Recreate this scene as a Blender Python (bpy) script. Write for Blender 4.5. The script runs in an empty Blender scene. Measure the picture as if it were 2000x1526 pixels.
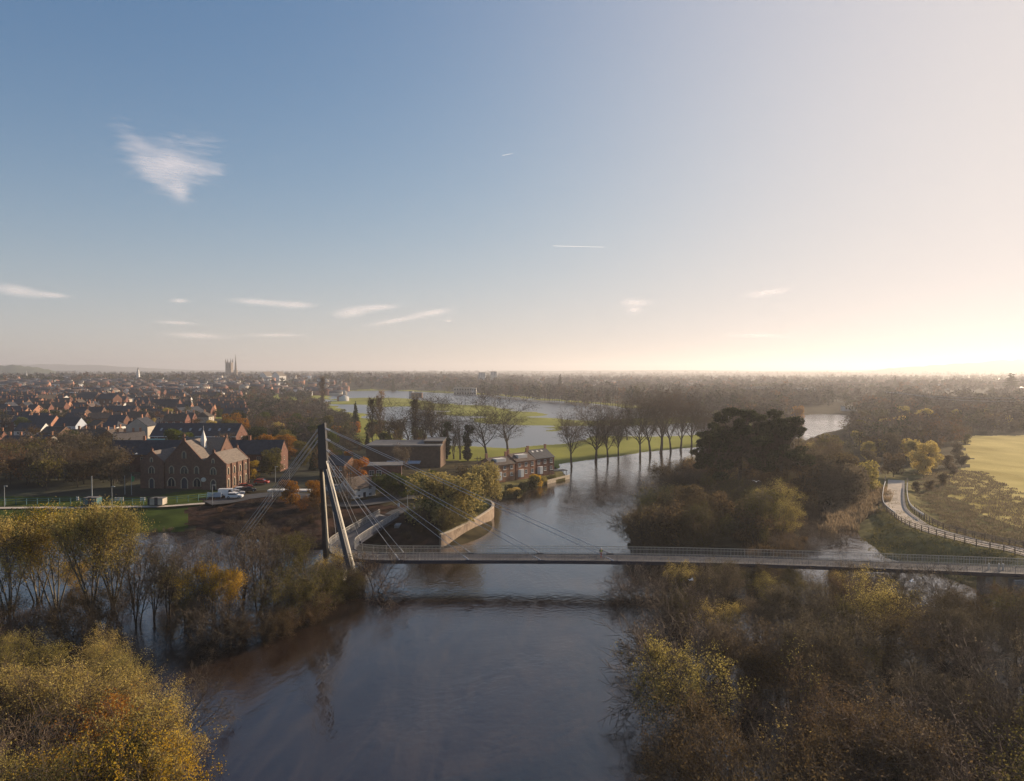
import bpy, math, random
import numpy as np
from mathutils import Vector, Matrix
sc = bpy.context.scene
C = sc.collection
R = math.radians

# ------------------------------------------------------------------ camera, sky, sun
CAM_H, F, HOR = 36.0, 1395.0, 727.0
PITCH = math.atan((763 - HOR) / F)
cam = bpy.data.cameras.new('camera'); co = bpy.data.objects.new('camera', cam); C.objects.link(co)
co.location = (0, 0, CAM_H); co.rotation_euler = (R(90) - PITCH, 0, 0)
cam.sensor_width = 36; cam.lens = 36 * F / 2000; cam.clip_start = 1; cam.clip_end = 120000
sc.camera = co
SUN_AZ, SUN_EL = 51.0, 18.0
sun_dir = Vector((math.sin(R(SUN_AZ)) * math.cos(R(SUN_EL)), math.cos(R(SUN_AZ)) * math.cos(R(SUN_EL)), math.sin(R(SUN_EL))))
sl = bpy.data.lights.new('sun', 'SUN'); sl.energy = 5.0; sl.angle = R(0.5); sl.color = (1.0, 0.78, 0.55)
so = bpy.data.objects.new('sun', sl); C.objects.link(so); so.rotation_euler = (-sun_dir).to_track_quat('-Z', 'Y').to_euler()
w = bpy.data.worlds.new('World'); sc.world = w; w.use_nodes = True
wt = w.node_tree; wn = wt.nodes; wl = wt.links
bg = wn['Background']; bg.inputs['Strength'].default_value = 0.090
sky = wn.new('ShaderNodeTexSky'); sky.sky_type = 'NISHITA'; sky.sun_disc = False
sky.sun_elevation = R(SUN_EL); sky.sun_rotation = R(SUN_AZ)
sky.air_density = 1.0; sky.dust_density = 0.6; sky.ozone_density = 2.0; sky.altitude = 50
SKY_GLOW = 2.4; SKY_MAX = (5.0, 4.65, 4.55)
# aureole round the sun (thin high haze in the air), by direction
tc = wn.new('ShaderNodeTexCoord')
dp = wn.new('ShaderNodeVectorMath'); dp.operation = 'DOT_PRODUCT'
dp.inputs[1].default_value = sun_dir
wl.new(tc.outputs['Generated'], dp.inputs[0])
def wmath(op, a, b=None):
    n = wn.new('ShaderNodeMath'); n.operation = op
    for i, v in enumerate((a, b)):
        if v is None: continue
        if isinstance(v, (int, float)): n.inputs[i].default_value = v
        else: wl.new(v, n.inputs[i])
    return n.outputs[0]
cl = wmath('MAXIMUM', dp.outputs['Value'], 0.0)
g1 = wmath('MULTIPLY', wmath('POWER', cl, 6.5), SKY_GLOW)
mixg = wn.new('ShaderNodeMix'); mixg.data_type = 'RGBA'; mixg.blend_type = 'MULTIPLY'; mixg.inputs[0].default_value = 1.0
gcol = wn.new('ShaderNodeCombineColor')
for i, k in enumerate((3.3, 2.75, 2.5)): wl.new(wmath('MULTIPLY', g1, k), gcol.inputs[i])
tint = wn.new('ShaderNodeMix'); tint.data_type = 'RGBA'; tint.blend_type = 'MULTIPLY'; tint.inputs[0].default_value = 1.0
tint.inputs[7].default_value = (0.97, 1.04, 1.22, 1)
wl.new(sky.outputs[0], tint.inputs[6])
sx_ = wn.new('ShaderNodeSeparateXYZ'); wl.new(tc.outputs['Generated'], sx_.inputs[0])
hz = wmath('EXPONENT', wmath('MULTIPLY', wmath('MAXIMUM', sx_.outputs[2], 0.0), -9.0))   # pale low air near the horizon
hcol = wn.new('ShaderNodeCombineColor')
for i, k in enumerate((3.3, 2.85, 2.7)): wl.new(wmath('MULTIPLY', hz, k), hcol.inputs[i])
addh = wn.new('ShaderNodeMix'); addh.data_type = 'RGBA'; addh.blend_type = 'ADD'; addh.inputs[0].default_value = 1.0
hsv = wn.new('ShaderNodeHueSaturation'); hsv.inputs['Saturation'].default_value = 1.13
wl.new(tint.outputs[2], hsv.inputs['Color'])
add = wn.new('ShaderNodeMix'); add.data_type = 'RGBA'; add.blend_type = 'ADD'; add.inputs[0].default_value = 1.0
wl.new(hsv.outputs[0], addh.inputs[6]); wl.new(hcol.outputs[0], addh.inputs[7]); wl.new(addh.outputs[2], add.inputs[6]); wl.new(gcol.outputs[0], add.inputs[7])
# soft shoulder so that the sky near the sun keeps its warm white instead of clipping
sp = wn.new('ShaderNodeSeparateColor'); wl.new(add.outputs[2], sp.inputs[0]); cb = wn.new('ShaderNodeCombineColor')
for i, k in enumerate(SKY_MAX):
    e = wmath('SUBTRACT', 1.0, wmath('EXPONENT', wmath('MULTIPLY', sp.outputs[i], -1.0 / k)))
    wl.new(wmath('MULTIPLY', e, k), cb.inputs[i])
wl.new(cb.outputs[0], bg.inputs['Color'])
sc.view_settings.view_transform = 'Standard'; sc.view_settings.look = 'None'
sc.view_settings.exposure = 0.75; sc.view_settings.gamma = 1.0
cy = sc.cycles
cy.max_bounces = 5; cy.diffuse_bounces = 2; cy.glossy_bounces = 2; cy.transmission_bounces = 3; cy.volume_bounces = 0
cy.transparent_max_bounces = 10; cy.use_denoising = True; cy.sample_clamp_indirect = 4.0
cy.caustics_reflective = False; cy.caustics_refractive = False
cy.use_adaptive_sampling = True; cy.adaptive_threshold = 0.02

# ------------------------------------------------------------------ picking helpers (a photo pixel -> a place)
def ray(px, py):
    u = px - 1000; v = 763 - py; c, s = math.cos(PITCH), math.sin(PITCH)
    return (u, F * c + v * s, -F * s + v * c)
def P(px, py, z=0.0):
    d = ray(px, py); t = (z - CAM_H) / d[2]
    return (d[0] * t, d[1] * t)
def at(px, py, Y):
    d = ray(px, py); t = Y / d[1]
    return (d[0] * t, Y, CAM_H + d[2] * t)
def proj(x, y, z):
    c, s = math.cos(PITCH), math.sin(PITCH)
    dz = z - CAM_H; dep = y * c - dz * s; up = y * s + dz * c
    return (1000 + F * x / dep, 763 - F * up / dep)

# ------------------------------------------------------------------ noise + terrain function
_rn = np.random.RandomState(7)
_lat = _rn.rand(256, 256)
def vnoise(x, y, s):
    x = np.asarray(x, float) / s; y = np.asarray(y, float) / s
    xi = np.floor(x).astype(int); yi = np.floor(y).astype(int); fx = x - xi; fy = y - yi
    fx = fx * fx * (3 - 2 * fx); fy = fy * fy * (3 - 2 * fy)
    a = _lat[xi & 255, yi & 255]; b = _lat[(xi + 1) & 255, yi & 255]; c = _lat[xi & 255, (yi + 1) & 255]; d = _lat[(xi + 1) & 255, (yi + 1) & 255]
    return (a * (1 - fx) + b * fx) * (1 - fy) + (c * (1 - fx) + d * fx) * fy
def sdf(poly, x, y):
    """signed distance, negative inside"""
    n = len(poly); dmin = np.full(x.shape, 1e18); ins = np.zeros(x.shape, bool)
    for i in range(n):
        ax, ay = poly[i]; bx, by = poly[(i + 1) % n]
        ex, ey = bx - ax, by - ay
        t = np.clip(((x - ax) * ex + (y - ay) * ey) / (ex * ex + ey * ey + 1e-12), 0, 1)
        d = (x - ax - t * ex) ** 2 + (y - ay - t * ey) ** 2
        dmin = np.minimum(dmin, d)
        if ey != 0:
            c = ((ay > y) != (by > y)) & (x < ex * (y - ay) / ey + ax)
            ins ^= c
    return np.where(ins, -1, 1) * np.sqrt(dmin)
def W(pts, z=0.0): return [P(a, b, z) for a, b in pts]
NEARW = [(-420, -60)] + W([(-900, 1062), (-300, 1058), (0, 1052), (200, 1044), (243, 1041), (323, 1041), (400, 1036), (430, 1048), (547, 1064), (600, 1074), (640, 1072),
    (680, 1060), (715, 1048), (742, 1052), (760, 1040), (778, 1038), (790, 1060), (850, 1066), (872, 1068), (900, 1054), (935, 1035), (964, 1013), (958, 990), (975, 972), (1010, 970),
    (1025, 955), (1062, 945), (1107, 936), (1100, 922), (1085, 916), (1100, 906), (1175, 896), (1250, 884), (1325, 876), (1390, 872), (1450, 866), (1520, 856), (1545, 846),
    (1556, 826), (1562, 812), (1600, 809), (1670, 811), (1664, 826), (1640, 838), (1600, 849), (1560, 866), (1480, 882), (1400, 890), (1370, 902), (1332, 945), (1240, 988),
    (1228, 1040), (1234, 1088), (1310, 1098), (1450, 1088), (1530, 1090), (1560, 1050), (1545, 1000), (1556, 975), (1625, 978), (1660, 985), (1695, 990), (1688, 1040), (1712, 1085), (1790, 1112), (1880, 1140)]) + [(76, 104), (110, 60), (420, 20), (420, -60)]
RACEW = W([(640, 765), (760, 763), (930, 770), (1050, 781), (1230, 796), (1400, 806), (1445, 815), (1400, 846), (1300, 850), (1180, 854), (1100, 866), (1060, 870), (1000, 875), (920, 874), (850, 874), (800, 866), (760, 845), (700, 813), (665, 797), (640, 785)])
ISLE = W([(640, 779), (720, 777), (800, 779), (870, 787), (925, 786), (940, 790), (985, 797), (1040, 806), (1100, 819), (1160, 822), (1230, 815), (1330, 812), (1390, 814), (1400, 824), (1300, 831), (1210, 836), (1120, 836), (1095, 848), (1060, 850), (1040, 846), (1075, 838), (1045, 834), (1000, 833), (945, 829), (915, 818), (870, 811), (800, 794), (740, 796), (700, 793), (640, 788)])
POND = W([(556, 790), (590, 788), (592, 796), (570, 799)])
MEADOW = W([(840, 874), (920, 866), (1000, 866), (1100, 858), (1180, 846), (1300, 842), (1420, 836), (1520, 846), (1540, 858), (1500, 872), (1390, 880), (1250, 892), (1100, 916), (1000, 905), (850, 902)])
FIELD = W([(1893, 850), (1960, 848), (2300, 846), (2600, 860), (2600, 1200), (2060, 1085), (1990, 1062), (1900, 1010), (1860, 965), (1868, 930), (1880, 890)], 1.8)
LAWN = W([(-500, 1062), (-500, 975), (0, 985), (300, 985), (330, 978), (420, 962), (470, 965), (440, 975), (400, 990), (360, 1030), (330, 1042), (250, 1042)], 1.0)
LAWNS2 = [W([(540, 775), (580, 776), (582, 786), (520, 786)], 1), W([(410, 806), (440, 806), (440, 818), (412, 818)], 3)]
MUD = W([(395, 990), (450, 978), (540, 985), (620, 990), (760, 1000), (860, 1030), (860, 1068), (740, 1060), (640, 1080), (547, 1070), (430, 1052), (350, 1040)], 1.2)
EMBW = W([(1745, 940), (1790, 960), (1850, 1000), (2000, 1060), (2200, 1150), (2000, 1180), (1880, 1150), (1790, 1122), (1705, 1092), (1680, 1040), (1685, 990), (1725, 970)], 0.5)
PATH = [(92, 109, 4.0), (92, 118, 4.0), (91.2, 128, 3.9), (88.6, 133.5, 3.8), (87.2, 142, 3.5), (87.4, 151.5, 3.1), (90, 161, 2.75), (95.3, 176, 2.3), (105, 195, 2.0), (115, 213, 1.8), (122, 226, 1.7)]
def path_sd(x, y):
    best = np.full(x.shape, 1e9); zz = np.zeros(x.shape)
    for (ax, ay, az), (bx, by, bz) in zip(PATH, PATH[1:]):
        ex, ey = bx - ax, by - ay
        t = np.clip(((x - ax) * ex + (y - ay) * ey) / (ex * ex + ey * ey), 0, 1)
        d = np.hypot(x - ax - t * ex, y - ay - t * ey)
        m = d < best; best = np.where(m, d, best); zz = np.where(m, az + t * (bz - az), zz)
    return best, zz
def sstep(a, b, v):
    t = np.clip((v - a) / (b - a), 0, 1); return t * t * (3 - 2 * t)
def terrain(x, y):
    x = np.asarray(x, float); y = np.asarray(y, float); r = np.hypot(x, y)
    wob = (vnoise(x, y, 9) - .5) * 3 + (vnoise(x, y, 2.7) - .5) * 1.2
    wobf = (vnoise(x, y, 40) - .5) * np.clip(r / 25, 0, 60) + (vnoise(x, y, 15) - .5) * np.clip(r / 60, 0, 14)
    dn = sdf(NEARW, x, y) + wob * 0.8
    dr = sdf(RACEW, x, y) + wobf; di = sdf(ISLE, x, y) + wobf * 0.7
    pond = sdf(POND, x, y)
    wr = np.maximum(dr, -di)
    s = np.minimum(np.minimum(dn, wr), pond)
    fl = s < 0
    # height of dry land
    left = sstep(10, -25, x - (y - 150) * 0.02)
    base = 1.0 + left * 2.0
    base = base + sstep(350, 1800, r) * 9 * sstep(200, -500, x) + sstep(600, 3000, r) * 5
    base = base + sstep(3000, 9000, r) * (10 + 30 * vnoise(x, y, 1500))
    mead = np.maximum(sstep(60, 0, sdf(MEADOW, x, y)), sstep(120, 20, dr))
    base = base * (1 - mead) + 0.55 * mead
    inrace = (dr < 0)
    h = base * sstep(0, 22, s) + 0.35 * sstep(0, 1.2, s) * (1 - sstep(0, 22, s)) + (vnoise(x, y, 6) - .5) * 0.25 * sstep(1, 10, s)
    isl = 0.12 + 0.45 * sstep(0, 30, -di) + (vnoise(x, y * 2, 60) - .62) * 0.8
    h = np.where(inrace & ~fl, isl, h)
    wat = -0.5 - 0.7 * sstep(0, 6, -s)
    h = np.where(fl, wat, h)
    pd, pz = path_sd(x, y)
    emb = pz - 0.12 - np.clip(pd - 3.2, 0, 60) * 0.34
    h = np.maximum(h, np.where(pd < 40, emb, -9))
    # bank that carries the approach span
    ab = np.hypot(x + 24.5, (y - 166) * 0.8)
    h = np.maximum(h, 4.0 - 0.12 - np.clip(ab - 7, 0, 50) * 0.30 + np.where(ab > 30, -9, 0))
    # garden terrace behind the river wall
    return h
def G(px, py):
    z = 0.0
    for _ in range(12):
        x, y = P(px, py, z); z = 0.5 * z + 0.5 * float(terrain(np.array([x]), np.array([y]))[0])
    x, y = P(px, py, z); return (x, y, float(terrain(np.array([x]), np.array([y]))[0]))
def gz(x, y): return float(terrain(np.array([float(x)]), np.array([float(y)]))[0])

# ------------------------------------------------------------------ materials
def mat(name, col, rough=0.85, var=0.0, scale=1.0, col2=None, bump=0.0, spec=0.3, metal=0.0, objvar=0.0, stretch=None, transl=0.0, detail=3.0, bscale=None):
    m = bpy.data.materials.new(name); m.use_nodes = True; t = m.node_tree; n = t.nodes; l = t.links
    b = n['Principled BSDF']; b.inputs['Roughness'].default_value = rough; b.inputs['Metallic'].default_value = metal
    b.inputs['Specular IOR Level'].default_value = spec
    c4 = (*col, 1); out = None
    if var or col2:
        tcn = n.new('ShaderNodeTexCoord'); vec = tcn.outputs['Object']
        if stretch:
            mp = n.new('ShaderNodeMapping'); mp.inputs['Scale'].default_value = stretch; l.new(vec, mp.inputs[0]); vec = mp.outputs[0]
        nz = n.new('ShaderNodeTexNoise'); nz.inputs['Scale'].default_value = scale; nz.inputs['Detail'].default_value = detail; l.new(vec, nz.inputs['Vector'])
        rp = n.new('ShaderNodeValToRGB'); rp.color_ramp.elements[0].position = 0.36; rp.color_ramp.elements[1].position = 0.64
        if col2 is None: a = tuple(v * (1 - var) for v in col); c2 = tuple(min(1, v * (1 + var)) for v in col)
        else: a, c2 = col, col2
        rp.color_ramp.elements[0].color = (*a, 1); rp.color_ramp.elements[1].color = (*c2, 1)
        l.new(nz.outputs[0], rp.inputs[0]); out = rp.outputs[0]
        if bump:
            bp = n.new('ShaderNodeBump'); bp.inputs['Strength'].default_value = bump; bp.inputs['Distance'].default_value = 0.3
            nb = n.new('ShaderNodeTexNoise'); nb.inputs['Scale'].default_value = bscale or scale * 2; nb.inputs['Detail'].default_value = 5; l.new(vec, nb.inputs['Vector'])
            l.new(nb.outputs[0], bp.inputs['Height']); l.new(bp.outputs[0], b.inputs['Normal'])
    if objvar:
        oi = n.new('ShaderNodeObjectInfo'); h = n.new('ShaderNodeHueSaturation')
        mr = n.new('ShaderNodeMapRange'); mr.inputs['To Min'].default_value = 1 - objvar; mr.inputs['To Max'].default_value = 1 + objvar
        l.new(oi.outputs['Random'], mr.inputs[0]); l.new(mr.outputs[0], h.inputs['Value'])
        mh = n.new('ShaderNodeMapRange'); mh.inputs['To Min'].default_value = 0.5 + objvar * .05; mh.inputs['To Max'].default_value = 0.5 - objvar * .05
        l.new(oi.outputs['Random'], mh.inputs[0]); l.new(mh.outputs[0], h.inputs['Hue'])
        if out: l.new(out, h.inputs['Color'])
        else: h.inputs['Color'].default_value = c4
        out = h.outputs[0]
    if out: l.new(out, b.inputs['Base Color'])
    else: b.inputs['Base Color'].default_value = c4
    if transl:
        tr = n.new('ShaderNodeBsdfTranslucent'); mx = n.new('ShaderNodeMixShader'); mx.inputs[0].default_value = transl
        if out: l.new(out, tr.inputs[0])
        else: tr.inputs[0].default_value = c4
        l.new(b.outputs[0], mx.inputs[1]); l.new(tr.outputs[0], mx.inputs[2]); l.new(mx.outputs[0], n['Material Output'].inputs['Surface'])
    return m
def leafmat(name, a, b2, transl=0.45):
    m = bpy.data.materials.new(name); m.use_nodes = True; t = m.node_tree; n = t.nodes; l = t.links
    b = n['Principled BSDF']; b.inputs['Roughness'].default_value = 0.8; b.inputs['Specular IOR Level'].default_value = 0.06
    ge = n.new('ShaderNodeNewGeometry'); rp = n.new('ShaderNodeValToRGB')
    rp.color_ramp.elements[0].color = (*a, 1); rp.color_ramp.elements[1].color = (*b2, 1)
    rp.color_ramp.elements[0].position = 0.1; rp.color_ramp.elements[1].position = 0.95
    l.new(ge.outputs['Random Per Island'], rp.inputs[0])
    oi = n.new('ShaderNodeObjectInfo'); h = n.new('ShaderNodeHueSaturation')
    mr = n.new('ShaderNodeMapRange'); mr.inputs['To Min'].default_value = .72; mr.inputs['To Max'].default_value = 1.35
    l.new(oi.outputs['Random'], mr.inputs[0]); l.new(mr.outputs[0], h.inputs['Value']); l.new(rp.outputs[0], h.inputs['Color'])
    mh = n.new('ShaderNodeMapRange'); mh.inputs['To Min'].default_value = 0.505; mh.inputs['To Max'].default_value = 0.485
    l.new(oi.outputs['Random'], mh.inputs[0]); l.new(mh.outputs[0], h.inputs['Hue'])
    l.new(h.outputs[0], b.inputs['Base Color'])
    tr = n.new('ShaderNodeBsdfTranslucent'); mx = n.new('ShaderNodeMixShader'); mx.inputs[0].default_value = transl
    l.new(h.outputs[0], tr.inputs[0]); l.new(b.outputs[0], mx.inputs[1]); l.new(tr.outputs[0], mx.inputs[2]); l.new(mx.outputs[0], n['Material Output'].inputs['Surface'])
    return m
M = {}
M['ground'] = mat('leaf_litter_ground', (.030, .026, .016), rough=1.0, spec=.02, var=.5, scale=.25, col2=(.075, .062, .034), bump=.5)
M['town'] = mat('town_ground', (.035, .034, .028), rough=1.0, spec=.02, scale=.06, col2=(.075, .075, .05))
M['meadow'] = mat('meadow_grass', (.17, .175, .035), rough=1.0, spec=.02, scale=.02, col2=(.28, .285, .07), detail=8, bump=.3, bscale=.6, stretch=(1, .5, 1))
M['field'] = mat('pasture', (.34, .27, .08), rough=1.0, spec=.02, scale=.05, col2=(.52, .42, .15), detail=10, bump=.9, bscale=.7, stretch=(1, .6, 1))
M['rough'] = mat('rough_grass', (.075, .07, .028), rough=1.0, spec=.02, scale=.22, col2=(.19, .165, .065), detail=8, bump=1.0, bscale=.9)
M['lawn'] = mat('lawn', (.034, .050, .012), rough=1.0, spec=.02, scale=.15, col2=(.065, .090, .02), detail=6, bump=.3)
M['mud'] = mat('muddy_bank', (.022, .015, .011), rough=1.0, spec=.02, scale=.3, col2=(.065, .038, .028), detail=8, bump=1.0)
M['path'] = mat('path_surface', (.46, .40, .33), rough=1.0, spec=.02, var=.12, scale=.8)
M['asphalt'] = mat('asphalt', (.045, .045, .048), var=.2, scale=.5)
M['bark'] = mat('bark', (.055, .042, .03), var=.35, scale=1.5, objvar=.25)
M['bark_pale'] = mat('bark_pale', (.13, .11, .075), var=.35, scale=1.5, objvar=.25)
M['twig'] = mat('twig', (.09, .066, .046), objvar=.3)
M['twig_dark'] = mat('twig_dark', (.05, .037, .027), objvar=.3)
M['leaf_yellow'] = leafmat('leaf_yellow', (.30, .20, .02), (.52, .38, .04))
M['leaf_gold'] = leafmat('leaf_gold', (.30, .24, .065), (.55, .45, .14), .5)
M['leaf_olive'] = leafmat('leaf_olive', (.065, .062, .018), (.17, .15, .045))
M['leaf_green'] = leafmat('leaf_green', (.05, .07, .015), (.12, .14, .03))
M['leaf_brown'] = leafmat('leaf_brown', (.060, .042, .022), (.15, .11, .050))
M['leaf_orange'] = leafmat('leaf_orange', (.25, .10, .012), (.42, .22, .03))
M['leaf_rust'] = leafmat('leaf_rust', (.085, .048, .022), (.19, .115, .045))
M['leaf_dark'] = leafmat('leaf_dark', (.020, .028, .012), (.07, .08, .03), .25)
M['leaf_willow'] = leafmat('leaf_willow', (.26, .21, .07), (.46, .38, .14))
M['leaf_grey'] = leafmat('leaf_grey', (.085, .070, .045), (.17, .14, .09))
M['far_brown'] = leafmat('far_brown', (.055, .045, .036), (.105, .085, .066), .2)
M['far_grey'] = leafmat('far_grey', (.060, .052, .045), (.115, .100, .085), .2)
M['far_dark'] = leafmat('far_dark', (.018, .024, .014), (.04, .05, .025), .1)
M['far_olive'] = leafmat('far_olive', (.045, .045, .022), (.10, .095, .045), .25)
M['far_rust'] = leafmat('far_rust', (.09, .055, .03), (.17, .10, .05), .3)
M['reed'] = leafmat('reed_leaf', (.22, .16, .10), (.42, .32, .21))
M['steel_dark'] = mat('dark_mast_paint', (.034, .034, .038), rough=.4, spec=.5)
M['steel_pale'] = mat('lit_mast_edge_and_handrail', (.40, .37, .30), rough=.5, spec=.4)  # sunlit mast sides put into this colour; the handrails share it
M['girder'] = mat('navy_girder_paint', (.020, .025, .045), rough=.5, spec=.4)
M['steel'] = mat('galvanised_steel', (.42, .41, .40), rough=.45, metal=.4)
M['cable'] = mat('cable_sheath', (.50, .50, .52), rough=.4)
M['concrete'] = mat('concrete', (.30, .285, .26), var=.15, scale=.8)
M['deck'] = mat('deck_surface', (.075, .072, .075), var=.2, scale=.6)
M['timber'] = mat('weathered_timber', (.12, .095, .075), var=.3, scale=2)
M['brick'] = mat('red_brick', (.13, .058, .040), var=.25, scale=1.2, objvar=.15, detail=6)
M['brick_orange'] = mat('orange_brick', (.34, .17, .10), var=.15, scale=1.2, objvar=.12, detail=6)
M['brick_brown'] = mat('brown_brick', (.13, .075, .05), var=.2, scale=1.2, objvar=.15, detail=6)
M['brick_chapel'] = mat('chapel_brick', (.15, .080, .056), var=.18, scale=1.6, detail=8)
M['stone'] = mat('dressed_stone', (.42, .35, .26), var=.12, scale=1.5)
M['render_white'] = mat('white_render', (.62, .60, .56), var=.05, scale=.5)
M['render_cream'] = mat('cream_render', (.42, .37, .30), var=.08, scale=.5)
M['render_blue'] = mat('pale_blue_render', (.42, .46, .52), var=.05, scale=.5)
M['slate'] = mat('slate_roof', (.035, .036, .042), rough=.6, var=.25, scale=1.0, objvar=.2)
M['tile'] = mat('brown_tile_roof', (.085, .062, .048), rough=.8, var=.25, scale=1.0, objvar=.25)
M['tile_pale'] = mat('pale_tile_roof', (.17, .14, .115), rough=.9, var=.2, scale=1.4, stretch=(3, .5, 3))
M['pot'] = mat('chimney_pot', (.30, .14, .08))
M['glass'] = mat('window_glass', (.02, .024, .03), rough=.08, spec=.6)
M['white'] = mat('white_paint', (.72, .71, .68), rough=.5)
M['doorpaint'] = mat('dark_door', (.03, .035, .05), rough=.5)
M['black'] = mat('black_rubber', (.012, .012, .012))
M['lamp_metal'] = mat('lamp_column_metal', (.30, .32, .33), rough=.5, metal=.3)
M['teal'] = mat('teal_panel', (.05, .13, .14), rough=.6)
M['wall_brick'] = mat('river_wall_brick', (.17, .12, .085), var=.25, scale=.8, col2=(.31, .235, .17), detail=8)
M['felt'] = mat('grey_felt_roof', (.13, .125, .12), var=.15, scale=.4)
M['hill'] = mat('hill_grass_and_wood', (.05, .06, .03), scale=.002, col2=(.10, .11, .05))
M['pale_stone'] = mat('cathedral_stone', (.20, .16, .13), var=.15, scale=.1)
M['hedge_leaf'] = leafmat('hedge_leaf', (.04, .05, .015), (.12, .11, .03), .2)

# ------------------------------------------------------------------ mesh helpers
def link_mesh(name, me, parent=None, loc=None, rot=None):
    o = bpy.data.objects.new(name, me); C.objects.link(o)
    if parent: o.parent = parent
    if loc: o.location = loc
    if rot: o.rotation_euler = rot
    return o
def npmesh(name, V, Fq, mats, mi=None, smooth=False):
    """Fq: int array (n,k) or list of such arrays"""
    me = bpy.data.meshes.new(name)
    if not isinstance(Fq, list): Fq = [Fq]
    Fq = [f for f in Fq if len(f)]
    nl = sum(f.size for f in Fq); nf = sum(len(f) for f in Fq)
    me.vertices.add(len(V)); me.vertices.foreach_set('co', np.asarray(V, np.float32).ravel())
    me.loops.add(nl); me.loops.foreach_set('vertex_index', np.concatenate([f.ravel() for f in Fq]).astype(np.int32))
    tot = np.concatenate([np.full(len(f), f.shape[1]) for f in Fq]); st = np.concatenate([[0], np.cumsum(tot)[:-1]])
    me.polygons.add(nf); me.polygons.foreach_set('loop_start', st.astype(np.int32))
    for m in mats: me.materials.append(m)
    if mi is not None: me.polygons.foreach_set('material_index', np.asarray(mi, np.int32))
    if smooth: me.polygons.foreach_set('use_smooth', np.ones(nf, bool))
    me.update(calc_edges=True); me.validate(); return me
class MB:
    def __init__(s): s.v = []; s.f = []
    def add(s, vs, fs):
        b = len(s.v); s.v += [tuple(v) for v in vs]; s.f += [tuple(i + b for i in f) for f in fs]; return s
    def box(s, x0, x1, y0, y1, z0, z1):
        return s.add([(x0, y0, z0), (x1, y0, z0), (x1, y1, z0), (x0, y1, z0), (x0, y0, z1), (x1, y0, z1), (x1, y1, z1), (x0, y1, z1)],
                     [(0, 3, 2, 1), (4, 5, 6, 7), (0, 1, 5, 4), (1, 2, 6, 5), (2, 3, 7, 6), (3, 0, 4, 7)])
    def poly(s, pts, z0, z1):
        n = len(pts); return s.add([(x, y, z0) for x, y in pts] + [(x, y, z1) for x, y in pts],
            [tuple(range(n - 1, -1, -1)), tuple(range(n, 2 * n))] + [(i, (i + 1) % n, n + (i + 1) % n, n + i) for i in range(n)])
    def prism(s, pts, y0, y1):   # outline in x,z run along y
        n = len(pts); return s.add([(x, y0, z) for x, z in pts] + [(x, y1, z) for x, z in pts],
            [tuple(range(n)), tuple(range(2 * n - 1, n - 1, -1))] + [((i + 1) % n, i, n + i, n + (i + 1) % n) for i in range(n)])
    def tube(s, a, b, r0, r1=None, n=6):
        r1 = r0 if r1 is None else r1; a = Vector(a); b = Vector(b); d = (b - a).normalized()
        u = d.cross(Vector((0, 0, 1)) if abs(d.z) < .9 else Vector((1, 0, 0))).normalized(); v = d.cross(u)
        vs = [a + (u * math.cos(t) + v * math.sin(t)) * r0 for t in [2 * math.pi * k / n for k in range(n)]] + [b + (u * math.cos(t) + v * math.sin(t)) * r1 for t in [2 * math.pi * k / n for k in range(n)]]
        return s.add(vs, [(i, n + i, n + (i + 1) % n, (i + 1) % n) for i in range(n)] + [tuple(range(n)), tuple(range(2 * n - 1, n - 1, -1))])
    def bar(s, a, b, wd, ht):    # rectangular bar, wd horizontal
        a = Vector(a); b = Vector(b); d = (b - a).normalized()
        u = d.cross(Vector((0, 0, 1)) if abs(d.z) < .95 else Vector((0, 1, 0))).normalized() * wd / 2; v = d.cross(u).normalized() * ht / 2
        return s.add([a - u - v, a + u - v, a + u + v, a - u + v, b - u - v, b + u - v, b + u + v, b - u + v], [(0, 1, 2, 3), (7, 6, 5, 4), (0, 4, 5, 1), (1, 5, 6, 2), (2, 6, 7, 3), (3, 7, 4, 0)])
    def ell(s, c, r, nu=10, nv=6):
        vs = []; fs = []
        for j in range(nv + 1):
            th = math.pi * j / nv
            for i in range(nu):
                ph = 2 * math.pi * i / nu; vs.append((c[0] + r[0] * math.sin(th) * math.cos(ph), c[1] + r[1] * math.sin(th) * math.sin(ph), c[2] + r[2] * math.cos(th)))
        for j in range(nv):
            for i in range(nu): a = j * nu + i; b = j * nu + (i + 1) % nu; fs.append((a, a + nu, b + nu, b))
        return s.add(vs, fs)
    def mesh(s, name, m, smooth=False):
        me = bpy.data.meshes.new(name); me.from_pydata(s.v, [], s.f); me.materials.append(m)
        me.validate(); me.update()
        if smooth: me.polygons.foreach_set('use_smooth', [True] * len(me.polygons))
        return me
    def obj(s, name, m, parent=None, loc=None, rot=None, smooth=False): return link_mesh(name, s.mesh(name, m, smooth), parent, loc, rot)
def tag(o, label=None, cat=None, group=None, kind=None):
    if label: o['label'] = label
    if cat: o['category'] = cat
    if group: o['group'] = group
    if kind: o['kind'] = kind
    return o
def thing(name, label, cat, loc=(0, 0, 0), rz=0.0, group=None):
    o = bpy.data.objects.new(name, None); o.empty_display_size = .5; C.objects.link(o); o.location = loc; o.rotation_euler = (0, 0, rz)
    return tag(o, label, cat, group)
KIDS = {}
def kids(o):
    if o.name not in KIDS: KIDS[o.name] = list(o.children)
    return KIDS[o.name]
def copy_tree(o, parent=None):
    c = o.copy(); C.objects.link(c); c.parent = parent
    for ch in kids(o): copy_tree(ch, c)
    return c

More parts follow.
